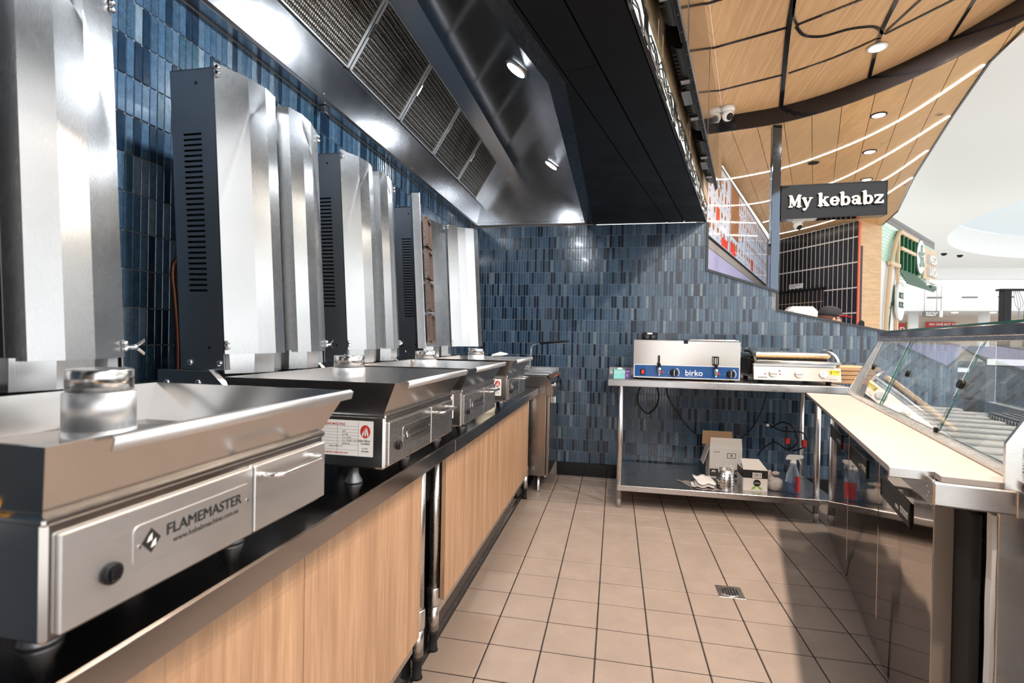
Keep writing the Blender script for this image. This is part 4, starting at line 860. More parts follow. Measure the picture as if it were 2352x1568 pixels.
for x0, z, c in ((0.990, 0.958, 'amber_lens'), (1.082, 0.958, 'amber_lens'), (1.079, 0.979, 'green_lens')):
    mm = MATS.get(c) or mat(c, (0.55, 0.10, 0.02) if c[0] == 'a' else (0.01, 0.14, 0.06), 0.2, coat=0.5)
    MB().lathe([(0.006, 0), (0.005, 0.004)], seg=12, M=Matrix.Translation((x0, ft_(z), z)) @ qf).build('indicator', mm, fp, org=CO)
ys = MB().prism([(1.380, ft_(0.962)-0.001, 0.962), (1.441, ft_(0.962)-0.001, 0.962), (1.441, ft_(0.992)-0.001, 0.992), (1.380, ft_(0.992)-0.001, 0.992)], (0, 0.0005, 0)).build('warning_sticker', mat('yellow_sticker', (0.85, 0.68, 0.04), 0.5), fp, org=CO)
TM = lambda x, z: Matrix.Translation((x, ft_(z)-0.0014, z)) @ Matrix(((1, 0, 0, 0), (0, 0.2, -0.98, 0), (0, 0.98, 0.2, 0), (0, 0, 0, 1)))
m = MB(); m.text('TO AVOID', 0.009, TM(1.401, 0.980), 0.0001, 0.0003); m.text('BURNS USE CARE', 0.0045, TM(1.401, 0.970), 0.0001)
for a in range(3): m.prism([(1.386+0.004*a, ft_(0.968)-0.0018, 0.966), (1.388+0.004*a, ft_(0.968)-0.0018, 0.966), (1.389+0.003*a, ft_(0.988)-0.0018, 0.988), (1.387+0.003*a, ft_(0.988)-0.0018, 0.988)], (0, 0.0003, 0))
m.text('ROBAND', 0.013, TM(0.945, 0.930), 0.0001, 0.0004, space=1.1); m.text('GRILL STATION', 0.007, TM(1.375, 0.930), 0.0001)
me = m.mesh('lettering', [INK], CO); link('lettering', me, fp)
MB().box((0.918, 3.712, 1.008), (1.418, 3.75, 1.026), 0.002).build('drip_edge', S_TABLE, cg, org=CO)
gold = mat('heat_tinted_steel', (0.72, 0.52, 0.30), 0.25, 1.0)
MB().box((0.945, 3.76, 1.020), (1.415, 4.22, 1.046), 0.004).build('lower_plate', gold, cg, org=CO)
lid = MB().box((0.945, 3.78, 1.062), (1.415, 4.22, 1.098), 0.012).build('lid', S_MID, cg, org=CO)
MB().box((0.945, 3.772, 1.070), (1.415, 3.786, 1.090), 0.004).build('lid_edge', gold, lid, org=CO)
MB().box((0.955, 3.80, 1.046), (1.405, 4.20, 1.062), 0.002).build('upper_plate', BLACK, cg, org=CO)
for x, mt in ((0.925, BLACK), (1.435, S_TABLE)):
    m = MB(); c = catmull([(x, 3.715, 1.028), (x, 3.725, 1.052), (x, 3.76, 1.080), (x, 3.82, 1.102), (x, 3.90, 1.115), (x, 4.0, 1.112)], 5)
    outer = [Vector(p) for p in c]; inner = [Vector((p.x, p.y+0.018 if k < 10 else p.y, p.z-0.016)) for k, p in enumerate(c)]
    m.prism([tuple(p) for p in outer] + [tuple(p) for p in reversed(inner)], (0.016, 0, 0)); m.build('lid_arm', mt, cg, org=CO)
MB().lathe([(0.0105, 0.925), (0.0105, 1.452)], (0, 3.720, 1.036), 'x', 16).build('handle_bar', S_TABLE, cg, org=CO)
MB().box((0.905, 3.80, 0.945), (0.927, 4.2, 1.06), 0.004).build('side_housing', BLACK, cg, org=CO)
for x in (0.98, 1.40):
    for y in (3.76, 4.18): MB().lathe([(0.015, TZ), (0.020, 0.926)], (x, y, 0), seg=14).build('foot', RUBBER, cg, org=CO)
# ---- tissue box
EO = (0.045, 3.76, TZ)
tx = thing('glove_box', 'teal and purple glove box at the left end of the prep table', 'box', EO)
TEAL = mat('teal_card', (0.20, 0.55, 0.53), 0.6); PURP = mat('purple_card', (0.12, 0.05, 0.22), 0.6)
RZ = Matrix.Translation((0.072, 3.735, 0)) @ Matrix.Rotation(math.radians(14), 4, 'Z')
MB().box((-0.080, 0, TZ), (0, 0.11, 0.953), 0.001, RZ @ Matrix.Rotation(math.radians(-10), 4, 'Z')).build('carton', TEAL, tx, org=EO)
R2 = RZ @ Matrix.Rotation(math.radians(0), 4, 'Z')
m = MB(); m.box((0.001, -0.001, TZ+0.0005), (0.0365, 0.10, 0.952), 0.001, Matrix.Translation((0.072, 3.737, 0)) @ Matrix.Rotation(math.radians(4), 4, 'Z')); m.build('purple_end', PURP, tx, org=EO)
m = MB(); m.mi = 0; TR = RZ @ Matrix.Rotation(math.radians(-10), 4, 'Z')
m.text('ECOVIVO', 0.0175, TR @ Matrix.Translation((-0.073, -0.0006, 0.930)) @ RL, 0.0001); m.text('Vinyl Gloves', 0.008, TR @ Matrix.Translation((-0.073, -0.0006, 0.920)) @ RL, 0.0001)
m.text('Clear | Powder free', 0.006, TR @ Matrix.Translation((-0.073, -0.0006, 0.898)) @ RL, 0.0001)
me = m.mesh('lettering', [PAPER], EO); link('lettering', me, tx)
m = MB()
for z, l in ((0.943, 0.024), (0.938, 0.024), (0.918, 0.02), (0.912, 0.012), (0.906, 0.016)): m.box((0.006, -0.0018, z), (0.006+l, -0.001, z+0.003), 0, Matrix.Translation((0.072, 3.737, 0)) @ Matrix.Rotation(math.radians(4), 4, 'Z'))
m.build('print_lines', mat('lilac_ink', (0.5, 0.4, 0.6), 0.6), tx, org=EO)
MB().ball((0.036, 3.79, 0.955), 0.022, (1, 0.7, 0.5), 12).build('glove_tuft', PAPER, tx, org=EO)
# ---- cardboard flats at the table end behind the contact grill
rdc = random.Random(9)
for k, lab in enumerate(('bottom flat of the folded brown cardboard stack behind the contact grill', 'second flat from the bottom of the folded cardboard stack', 'third flat from the bottom of the folded cardboard stack', 'top flat of the folded brown cardboard stack behind the contact grill')):
    z = TZ + 0.03*k; o = tag(MB().box((-0.14, -0.19, 0), (0.14, 0.19, 0.027), 0.003).build('cardboard_flat', CARD), lab, 'cardboard', 'folded cardboard flats'); o.location = (1.625+rdc.uniform(-0.015, 0.015), 4.10+0.0*k, z); o.rotation_euler = (0, 0, math.radians(-9+4*k))
# ---- double socket on the wall
SO = (0.278, BY-0.012, 1.20)
so = thing('double_socket', 'black weatherproof double power socket on the tiled wall behind the food warmer', 'socket', SO)
MB().box((0.218, BY-0.040, 1.165), (0.340, BY-0.007, 1.232), 0.006).build('backplate', BLACK, so, org=SO)
for x in (0.255, 0.302): MB().lathe([(0.021, BY-0.04), (0.021, BY-0.056), (0.016, BY-0.060)], (x, 0, 1.196), 'y', 20).build('plug', BLACKGLOSS, so, org=SO)
MB().box((0.256, BY-0.0415, 1.218), (0.297, BY-0.0395, 1.230)).build('label', PAPER, so, org=SO)
# ---- cords under the table
tag(MB().tube(catmull([(0.42, 4.36, 0.875), (0.43, 4.362, 0.72), (0.51, 4.362, 0.58), (0.60, 4.362, 0.46), (0.72, 4.362, 0.37), (0.85, 4.362, 0.355), (1.0, 4.362, 0.40), (1.10, 4.362, 0.52), (1.17, 4.362, 0.70), (1.19, 4.36, 0.875)], 6), 0.005, 8).build('power_cord', BLACK), 'black power cord drooping in a deep curve under the prep table', 'cord')
tag(MB().tube(catmull([(0.27, 4.36, 0.875), (0.20, 4.362, 0.75), (0.20, 4.362, 0.64), (0.27, 4.362, 0.56), (0.34, 4.362, 0.62), (0.36, 4.362, 0.72), (0.33, 4.362, 0.82), (0.34, 4.36, 0.875)], 6), 0.005, 8).build('power_cord', BLACK), 'black power cord hanging in a narrow loop near the left table leg', 'cord')
# ---- things on the undershelf
BXO = (0.82, 4.09, SZ)
bx = thing('open_carton', 'white open carton with raised flaps at the back of the undershelf', 'box', BXO)
m = MB(); m.box((0.705, 4.02, SZ), (0.932, 4.18, 0.375), 0.001); m.build('carton_body', CARDW, bx, org=BXO)
m = MB(); m.prism([(0.705, 4.02, 0.374), (0.932, 4.02, 0.374), (0.928, 4.03, 0.452), (0.712, 4.03, 0.452)], (0, 0.003, 0)); fl_ = m.build('front_flap', CARDW, bx, org=BXO)
MB().box((0.73, 4.0265, 0.425), (0.90, 4.029, 0.445)).build('tape', mat('clear_tape', (0.7, 0.66, 0.6), 0.12), fl_, org=BXO)
m = MB(); m.prism([(0.675, 4.18, 0.374), (0.90, 4.18, 0.374), (0.895, 4.19, 0.475), (0.680, 4.19, 0.475)], (0, 0.003, 0)); m.build('rear_flap', CARD, bx, org=BXO)
m = MB(); m.prism([(0.703, 4.02, 0.374), (0.703, 4.18, 0.374), (0.665, 4.17, 0.25), (0.665, 4.03, 0.25)], (-0.003, 0, 0)); m.build('side_flap', CARDW, bx, org=BXO)
m = MB(); yl = 4.0185
for a, b_, c, d_ in ((0.828, 0.888, 0.340, 0.343), (0.828, 0.888, 0.306, 0.309), (0.828, 0.831, 0.306, 0.343), (0.885, 0.888, 0.306, 0.343)): m.box((a, yl, c), (b_, yl+0.0006, d_))
m.box((0.853, yl, 0.318), (0.862, yl+0.0006, 0.333)); m.box((0.707, yl, 0.165), (0.930, yl+0.0006, 0.222))
m.text('JP smells', 0.012, Matrix.Translation((0.735, yl, 0.345)) @ RL, 0.0001)
me = m.mesh('print', [mat('dark_brown_ink', (0.05, 0.04, 0.035), 0.7)], BXO); link('print', me, bx)
m = MB()
for k in range(5): a = math.radians(30*k-60); m.ball((0.735+0.012*math.sin(a), 4.018, 0.195+0.012*math.cos(a)), 0.006, (0.6, 0.1, 1), 8)
m.text('OX', 0.025, Matrix.Translation((0.885, yl-0.001, 0.19)) @ RL, 0.0001, 0.0006)
me = m.mesh('pale_print', [PAPER], BXO); link('pale_print', me, bx)
CNO = (0.761, 3.73, SZ)
cn = thing('straw_canister', 'perforated steel canister holding black and white straws', 'canister', CNO)
m = MB(); m.lathe([(0.057, SZ), (0.058, SZ+0.003), (0.058, SZ+0.135), (0.056, SZ+0.135), (0.056, SZ+0.006)], (0.761, 3.73, 0), seg=36); m.build('cup', S_MID, cn, org=CNO)
m = MB()
for a in range(12):
    for k in range(5):
        an = 2*PI*a/12+0.2; z = SZ+0.03+0.02*k; c = Vector((0.761+0.058*math.cos(an), 3.73+0.058*math.sin(an), z)); m.lathe([(0.0042, -0.0005), (0.0042, 0.0008)], seg=8, M=Matrix.Translation(c) @ Vector((math.cos(an), math.sin(an), 0)).to_track_quat('Z', 'Y').to_matrix().to_4x4(), smooth=False)
m.build('perforations', BLACK, cn, org=CNO)
rs = random.Random(4)
for k in range(12):
    left = k < 3; x = 0.727 if left else 0.775+rs.uniform(-0.012, 0.016); y = 3.73+rs.uniform(-0.02, 0.02); dx = -0.02 if left else rs.uniform(-0.006, 0.04)
    P0_, P1_ = Vector((x, y, SZ+0.01)), Vector((x+dx, y+rs.uniform(-0.02, 0.02), SZ+0.138+rs.uniform(0.008, 0.022)))
    t = tag(MB().tube([P0_, P1_], 0.003, 8).build('straw', PAPER), 'paper straw with black spiral stripes in the perforated steel canister', 'straw', 'striped straws in the steel canister')
    m = MB(); n_ = 14
    for q in range(n_):
        p = P0_.lerp(P1_, (q+0.2)/n_); p2 = P0_.lerp(P1_, (q+0.6)/n_); m.tube([p, p2], 0.0033, 7)
    m.build('stripe', INK, t)
NBO = (0.95, 3.80, SZ)
nb = thing('napkin_carton', 'white carton with black band, barcode and two green leaves', 'box', NBO)
m = MB(); m.box((0.873, 3.725, SZ), (1.028, 3.90, 0.300), 0.001); m.prism([(0.873, 3.725, 0.300), (1.028, 3.725, 0.300), (1.01, 3.88, 0.342), (0.89, 3.88, 0.342)], (0, 0.01, -0.002)); m.build('carton_body', CARDW, nb, org=NBO)
m = MB(); m.box((0.8725, 3.7242, 0.244), (1.0285, 3.726, 0.2985)); m.box((0.8722, 3.7242, 0.244), (0.8735, 3.90, 0.2985)); m.build('black_band', INK, nb, org=NBO)
m = MB(); m.box((0.932, 3.7236, 0.248), (0.990, 3.7241, 0.282)); bc_ = m.build('barcode', PAPER, nb, org=NBO)
m = MB(); x = 0.936
while x < 0.985: wd = rs.choice((0.001, 0.0015, 0.0025)); m.box((x, 3.7232, 0.253), (x+wd, 3.7236, 0.279)); x += wd + rs.choice((0.0012, 0.002))
m.build('bars', INK, bc_, org=NBO)
m = MB(); m.lathe([(0.0235, 3.7248), (0.0235, 3.7238)], (0.961, 0, 0.212), 'y', 28); m.build('round_emblem', INK, nb, org=NBO)
m = MB(); m.text('sorbent', 0.0115, Matrix.Translation((0.9425, 3.7234, 0.209)) @ RL, 0.0001); me = m.mesh('lettering', [PAPER], NBO); link('lettering', me, nb)
m = MB()
for s in (-1, 1): m.prism([(0.961+s*0.006, 3.7236, 0.190), (0.961+s*0.016, 3.7236, 0.190), (0.961+s*0.032, 3.7236, 0.176), (0.961+s*0.036, 3.7236, 0.168), (0.961+s*0.020, 3.7236, 0.170), (0.961+s*0.010, 3.7236, 0.178)], (0, 0.0006, 0))
m.build('green_leaves', mat('leaf_green', (0.18, 0.42, 0.04), 0.5), nb, org=NBO)
PBO = (1.075, 3.78, SZ)
pb = thing('plastic_bag', 'clear knotted plastic bag of small items beside the black banded carton', 'bag', PBO)
BAGM = mat('cloudy_plastic', (0.62, 0.58, 0.54), 0.25, trans=0.35); v = coord(BAGM, 'World', (1, 1, 1)); bump(BAGM, noise(BAGM, v, 70, 4, 0.7), 0.9, 0.01)
b_ = MB().ball((1.088, 3.775, SZ+0.045), 0.052, (1.08, 0.9, 0.87), 22)
for vv in b_.bm.verts: vv.co += Vector((rs.uniform(-1, 1), rs.uniform(-1, 1), rs.uniform(-0.4, 0.8)))*0.003
b_.build('bag_body', BAGM, pb, org=PBO)
m = MB(); m.tube(catmull([(1.062, 3.775, SZ+0.07), (1.045, 3.775, SZ+0.10), (1.050, 3.775, SZ+0.125), (1.062, 3.775, SZ+0.118)], 5), [0.03]*3+[0.024]*6+[0.014]*4+[0.006]*3, 12); m.ball((1.09, 3.775, SZ+0.118), 0.02, (1.3, 0.6, 0.75), 12); m.build('bag_neck', BAGM, pb, org=PBO)
MB().lathe([(0.0065, -0.004), (0.0065, 0.004)], (1.068, 3.775, SZ+0.118), 'x', 10).build('red_tie', mat('red_tie', (0.8, 0.05, 0.02), 0.4), pb, org=PBO)
SPO = (1.195, 3.76, SZ)
sp = thing('spray_bottle', 'clear trigger spray bottle with blue liquid and red label', 'bottle', SPO)
cl = mat('clear_bottle_plastic', (0.75, 0.85, 0.95), 0.12, trans=0.85, ior=1.35)
MB().lathe([(0.040, SZ), (0.044, SZ+0.006), (0.044, SZ+0.08), (0.041, SZ+0.115), (0.032, SZ+0.15), (0.020, SZ+0.18), (0.016, SZ+0.192)], (1.195, 3.76, 0), seg=28).build('bottle', cl, sp, org=SPO)
MB().lathe([(0.0405, SZ+0.003), (0.0432, SZ+0.008), (0.0432, SZ+0.072)], (1.195, 3.76, 0), seg=28).build('liquid', mat('blue_liquid', (0.01, 0.10, 0.42), 0.1, coat=0.3), sp, org=SPO)
m = MB(); m.lathe([(0.019, SZ+0.190), (0.019, SZ+0.212), (0.013, SZ+0.214)], (1.195, 3.76, 0), seg=18); m.prism([(1.150, 3.748, SZ+0.222), (1.158, 3.748, SZ+0.244), (1.175, 3.748, SZ+0.254), (1.255, 3.748, SZ+0.252), (1.255, 3.748, SZ+0.238), (1.215, 3.748, SZ+0.224), (1.20, 3.748, SZ+0.210), (1.185, 3.748, SZ+0.210), (1.178, 3.748, SZ+0.222)], (0, 0.024, 0)); m.prism([(1.222, 3.754, SZ+0.236), (1.232, 3.754, SZ+0.236), (1.246, 3.754, SZ+0.195), (1.240, 3.754, SZ+0.193)], (0, 0.012, 0)); m.build('trigger_head', PLASTICW, sp, org=SPO)
m = MB(); n_ = 8; A0, A1 = math.radians(-88), math.radians(-20)
m.sheet([[(1.195+0.0448*math.cos(A0+(A1-A0)*k/n_), 3.76+0.0448*math.sin(A0+(A1-A0)*k/n_), z) for k in range(n_+1)] for z in (SZ+0.01, SZ+0.118)], (0, -0.0004, 0)); m.build('red_label', RED, sp, org=SPO)
NKO = (0.62, 3.72, SZ)
for k, (x, y, rz, lab) in enumerate(((0.60, 3.71, 8, 'lowest white napkin of the pile on the undershelf'), (0.61, 3.715, -6, 'middle white napkin of the pile on the undershelf'), (0.60, 3.72, 14, 'crumpled white napkin on top of the pile on the undershelf'))):
    rows = [[((i-4)*0.0155, (j-3)*0.018, 0.006*math.sin(i*1.3+k)+0.006*math.cos(j*1.1+2*k) + (0.03*max(0, (j-2)/4) if k == 2 else 0) + 0.012) for i in range(9)] for j in range(7)]
    o = tag(MB().sheet(rows, (0, 0, 0.004), True).build('napkin', PAPER), lab, 'napkin', 'loose napkins on the undershelf'); o.location = (x+0.01*k, y, SZ + 0.0145*k); o.rotation_euler = (0, 0, math.radians(rz))
m = MB(); m.sheet([[(0.44+0.02*i+0.018*j, 3.86-0.030*j, SZ+0.004+0.003*math.sin(i*2+j)) for i in range(9)] for j in range(8)], (0, 0, 0.002), True)
tag(m.build('plastic_sheet', mat('grey_plastic_film', (0.34, 0.30, 0.29), 0.3)), 'folded grey plastic film lying left of the napkin pile', 'plastic sheet')
m = MB(); m.tube(catmull([(1.20, 4.30, 0.50), (1.27, 4.25, 0.56), (1.34, 4.22, 0.52), (1.36, 4.2, 0.42), (1.30, 4.22, 0.36), (1.22, 4.26, 0.40), (1.15, 4.30, 0.34), (1.12, 4.33, 0.28)], 6), 0.006, 8); m.tube(catmull([(1.15, 4.30, 0.55), (1.25, 4.2, 0.50), (1.38, 4.15, 0.50), (1.42, 4.2, 0.40), (1.36, 4.3, 0.33)], 6), 0.005, 8)
cb = tag(m.build('cable_tangle', BLACK), 'tangle of black cables with red plugs behind the spray bottle', 'cables')
MB().box((1.28, 4.20, 0.40), (1.31, 4.225, 0.445), 0.004).build('red_plug', RED, cb); MB().box((1.37, 4.12, 0.40), (1.40, 4.145, 0.45), 0.004).build('red_plug', RED, cb); MB().box((1.155, 4.25, 0.52), (1.175, 4.26, 0.54), 0.002).build('white_tag', PAPER, cb)
# ---- floor drain
DO = (0.546, 2.53, 0.0)
dr = thing('floor_drain', 'small square steel floor drain with oval slotted grate', 'drain', DO)
MB().box((0.489, 2.473, -0.002), (0.603, 2.588, 0.0018), 0.0008).build('frame', S_MID, dr, org=DO)
m = MB(); m.lathe([(0.047, 0.0018), (0.047, 0.0032), (0.044, 0.0036)], (0.546, 2.53, 0), seg=32); g = m.build('grate', S_MID, dr, org=DO)
m = MB()
for k in range(6): x = 0.546 + (k-2.5)*0.0125; h_ = 0.036*math.sqrt(max(0.1, 1-((k-2.5)/3.4)**2)); m.box((x-0.0036, 2.53-h_, 0.0034), (x+0.0036, 2.53+h_, 0.0041))
m.build('slots', BLACK, g, org=DO)
for x in (0.507, 0.585): MB().lathe([(0.003, 0.0018), (0.003, 0.0034)], (x, 2.53, 0), seg=10).build('screw', CHROME, dr, org=DO)
# ================================================================== DISPLAY COUNTER (axes: x = across the counter, y = along it)
KO = Vector((0.85, 2.6, 0.0))
dc = thing('display_counter', 'refrigerated display counter with polished steel doors and slanted glass', 'counter', WS(KO.x, KO.y, 0), -AL)
K = lambda mb, n, m_, p=dc, lab=None: mb.build(n, m_, p, lab, org=KO)
m = MB(); m.box((0.50, 1.74, 0.03), (1.25, 3.70, 0.79), 0.003); m.box((0.46, 3.66, 0.03), (0.50, 3.70, 0.79), 0.002); K(m, 'carcass', S_FRIDGE)
K(MB().box((0.49, 1.56, 0.0), (1.2, 3.68, 0.03)), 'plinth', BLACK)
for y0, y1 in ((1.722, 2.350), (2.356, 3.000), (3.006, 3.655)):
    d = K(MB().box((0.458, y0, 0.012), (0.498, y1, 0.742), 0.003), 'door', S_FRIDGE)
    h0, h1 = (y0+0.20, y1-0.035); z0, z1 = 0.605, 0.682
    m = MB()
    for a in (((0.4535, h0, z1-0.014), (0.459, h1, z1)), ((0.455, h0, z0), (0.459, h1, z0+0.008)), ((0.452, h0, z0), (0.459, h0+0.012, z1)), ((0.4545, h1-0.012, z0), (0.459, h1, z1))): m.box(a[0], a[1], 0.0015)
    m.box((0.4565, h0+0.01, z0+0.006), (0.4585, h1-0.01, z1-0.012)); h = K(m, 'recessed_handle', BLACK, d)
    m = MB(); m.box((0.4545, h0+0.03, z0+0.018), (0.4565, h0+0.12, z0+0.040), 0.0008); m.box((0.4545, h0+0.14, z0+0.018), (0.4565, h0+0.18, z0+0.030), 0.0008); K(m, 'handle_plate', S_MID, h)
K(MB().box((0.452, 1.728, 0.735), (0.4585, 3.65, 0.743), 0.001), 'door_top_trim', S_MID)
K(MB().box((0.458, 1.716, 0.012), (0.500, 1.7225, 0.738), 0.001), 'door_edge', mat('grey_beige_door_edge', (0.36, 0.31, 0.265), 0.55))
K(MB().box((0.500, 1.60, 0.012), (0.520, 1.742, 0.76), 0.004), 'door_gasket', RUBBER)
m = MB(); m.sheet([[(0.523 + 0.0006*math.sin(z*9) + 0.0006*math.sin(z*31), 1.555, z) for z in [0.012+0.019*k for k in range(41)]], [(0.5305 + 0.0005*math.sin(z*47), 1.553, z) for z in [0.012+0.019*k for k in range(41)]]], (0, 0.03, 0)); K(m, 'foam_edge', WHITE)
K(MB().box((0.531, 1.552, 0.0), (1.25, 1.60, 0.795), 0.004), 'end_panel', S_MID)
m = MB(); m.lathe([(0.010, 0.745), (0.010, 0.752), (0.006, 0.753), (0.006, 0.79)], (0.475, 1.74, 0), seg=14); K(m, 'door_hinge', CHROME)
# work-top rail under the cutting board
m = MB(); m.box((0.398, 1.503, 0.790), (0.64, 1.520, 0.846), 0.004); m.box((0.398, 1.515, 0.790), (0.408, 3.68, 0.846), 0.002); m.box((0.33, 1.560, 0.838), (0.64, 3.68, 0.8465), 0.001); m.box((0.322, 1.556, 0.836), (0.415, 1.562, 0.862), 0.002); K(m, 'board_rail', S_MID)
m = MB(); m.box((0.545, 1.498, 0.786), (0.585, 1.504, 0.850), 0.002); bp = K(m, 'bracket_plate', S_MID)
for z in (0.803, 0.830): K(MB().ball((0.563, 1.4975, z), 0.0065, (1, 0.5, 1), 12), 'bolt', CHROME, bp)
for y in (1.57, 1.60, 1.58): pass
for y, z in ((1.55, 0.826), (1.535, 0.815), (1.545, 0.803)): K(MB().ball((0.3975, y, z), 0.0035, (0.5, 1, 1), 8), 'rivet', CHROME, bp)
m = MB(); m.prism([(0.55, 1.46, 0.848), (0.605, 1.46, 0.848), (0.605, 3.69, 0.848), (0.55, 3.69, 0.848)], (0, 0, 0.021)); K(m, 'glass_sill', S_MID)
# board
m = MB(); m.prism([(0.325, 1.562, 0.847), (0.413, 1.562, 0.847), (0.413, 1.506, 0.847), (0.548, 1.506, 0.847), (0.548, 3.64, 0.847), (0.325, 3.64, 0.847)], (0, 0, 0.0135))
cbd = m.build('cutting_board', BOARD, None, org=KO); cbd.location = WS(KO.x, KO.y, 0); cbd.rotation_euler = (0, 0, -AL); tag(cbd, 'long cream cutting board running along the display counter', 'cutting board')
# slanted glass frame: z up, x leaning outward
def gx(z): return 0.585 + (z-0.865)*0.38
def slab(y0, y1, z0, z1, o0, o1): return [(gx(z0)+o0, y0, z0), (gx(z1)+o0, y0, z1), (gx(z1)+o0, y1, z1), (gx(z0)+o0, y1, z0)], (o1-o0, 0, 0)
K(MB().prism([(gx(0.862)-0.045, 3.655, 0.862), (gx(0.862)+0.012, 3.655, 0.862), (gx(1.225)+0.012, 3.655, 1.225), (gx(1.225)-0.012, 3.655, 1.225)], (0, 0.028, 0)), 'end_frame', S_MID)
K(MB().prism([(0.520, 1.488, 0.850), (0.548, 1.488, 0.850), (0.548, 1.488, 0.942), (0.70, 1.488, 1.225), (0.67, 1.488, 1.225), (0.520, 1.488, 0.952)], (0, 0.012, 0)), 'near_frame', S_MID)
rl = K(MB().box((0.700, 1.40, 1.203), (0.735, 3.69, 1.238), 0.003), 'top_rail', steel('rail_steel', (0.44, 0.37, 0.36), 0.07, (30, 3, 30), 0.02))
K(MB().box((0.694, 1.40, 1.184), (0.730, 3.67, 1.203), 0.002), 'glass_track', S_MID, rl)
m = MB(); m.box((0.712, 1.35, 1.2385), (1.26, 3.70, 1.2465)); K(m, 'top_glass', GLASS)
K(MB().box((0.7095, 1.35, 1.2385), (0.712, 3.70, 1.2465)), 'glass_edge', GLASSEDGE)
for y0, y1, o, ky in ((3.06, 3.65, 0.0, (3.52,)), (2.205, 3.10, 0.008, (2.86, 2.225)), (1.50, 2.215, 0.0, (2.185,))):
    gp = K(MB().prism(*slab(y0, y1, 0.872, 1.196, o, o+0.005)), 'sliding_glass', GLASS)
    m = MB(); m.prism(*slab(y0-0.0006, y0+0.0006, 0.872, 1.196, o, o+0.005)); K(m, 'polished_edge', GLASSEDGE, gp)
    for y in ky: 
        m = MB(); m.lathe([(0.0165, -0.004), (0.0165, 0.009), (0.012, 0.011)], seg=18, M=Matrix.Translation((gx(1.037)+o, y, 1.037)) @ Vector((-1, 0, 0.38)).to_track_quat('Z', 'Y').to_matrix().to_4x4()); K(m, 'finger_pull', BLACK, gp)
m = MB(); m.box((0.583, 2.205, 0.863), (0.597, 2.222, 0.885), 0.002); K(m, 'track_stop', BLACK)
K(MB().box((1.24, 1.45, 0.86), (1.246, 2.95, 1.238)), 'front_glass', GLASS); K(MB().box((1.24, 2.955, 0.86), (1.246, 3.69, 1.238)), 'front_glass', GLASS)
K(MB().prism([(0.61, 3.688, 0.862), (1.24, 3.688, 0.862), (1.24, 3.688, 1.236), (0.75, 3.688, 1.236)], (0, 0.005, 0)), 'end_glass', GLASS)
# well, pan bars and air grille
K(MB().box((0.606, 1.56, 0.790), (1.235, 3.68, 0.800), 0.002), 'well_floor', S_TABLE)
K(MB().box((1.20, 1.56, 0.800), (1.245, 3.68, 0.862), 0.002), 'well_lip', S_TABLE)
for k in range(12):
    y = 1.62 + 0.165*k; K(MB().box((0.615, y, 0.822), (1.03, y+0.062, 0.834), 0.003), 'pan_bar', PLASTICW)
    K(MB().box((0.615, y+0.072, 0.803), (1.03, y+0.152, 0.808), 0.002), 'pan_lid', S_TABLE)
g = K(MB().box((1.05, 1.60, 0.82), (1.20, 3.2, 0.845), 0.003), 'air_grille', BLACK)
m = MB()
for k in range(4): m.box((1.06+0.036*k, 1.61, 0.845), (1.075+0.036*k, 3.19, 0.851), 0.001)
K(m, 'grille_fins', S_DARK, g)
m = MB()
for k in range(52): m.box((1.046, 1.615+0.0305*k, 0.823), (1.051, 1.633+0.0305*k, 0.842))
K(m, 'grille_slots', S_MID, g)
# neighbouring counter pieces at the right edge
nc = thing('side_counter', 'stainless side counter with white cabinet front at the right edge', 'counter', WS(0.95, 1.2, 0), -AL); NO = Vector((0.95, 1.2, 0))
N_ = lambda mb, n, m_, p=nc: mb.build(n, m_, p, None, org=NO)
N_(MB().box((0.556, 1.05, 0.0), (1.2, 1.46, 0.655), 0.004), 'cabinet', WHITE)
N_(MB().box((0.545, 1.03, 0.80), (1.25, 1.47, 0.842), 0.003), 'worktop', GALV)
N_(MB().box((0.60, 1.06, 0.655), (1.2, 1.45, 0.80), 0.002), 'apron', S_MID)
N_(MB().prism([(0.565, 1.30, 0.842), (1.2, 1.30, 0.842), (1.2, 1.30, 1.10), (0.62, 1.30, 0.96)], (0, 0.006, 0)), 'glass_side', GLASS)
N_(MB().prism([(0.562, 1.296, 0.842), (0.568, 1.296, 0.842), (0.626, 1.296, 0.968), (0.62, 1.296, 0.968)], (0, 0.012, 0)), 'glass_edge', mat('aqua_glass_edge', (0.20, 0.52, 0.45), 0.15))
for k, (z, lab) in enumerate(((0.842, 'lower brown carton standing on the side counter at the right edge'), (0.885, 'upper tilted brown carton on the side counter at the right edge'))):
    o = tag(MB().box((-0.14, -0.07, 0), (0.14, 0.07, 0.042), 0.002).build('brown_carton', CARD), lab, 'carton', 'brown cartons at the right edge'); o.location = WS(0.76+0.02*k, 1.385, z); o.rotation_euler = (0, 0, -AL+0.06*k)
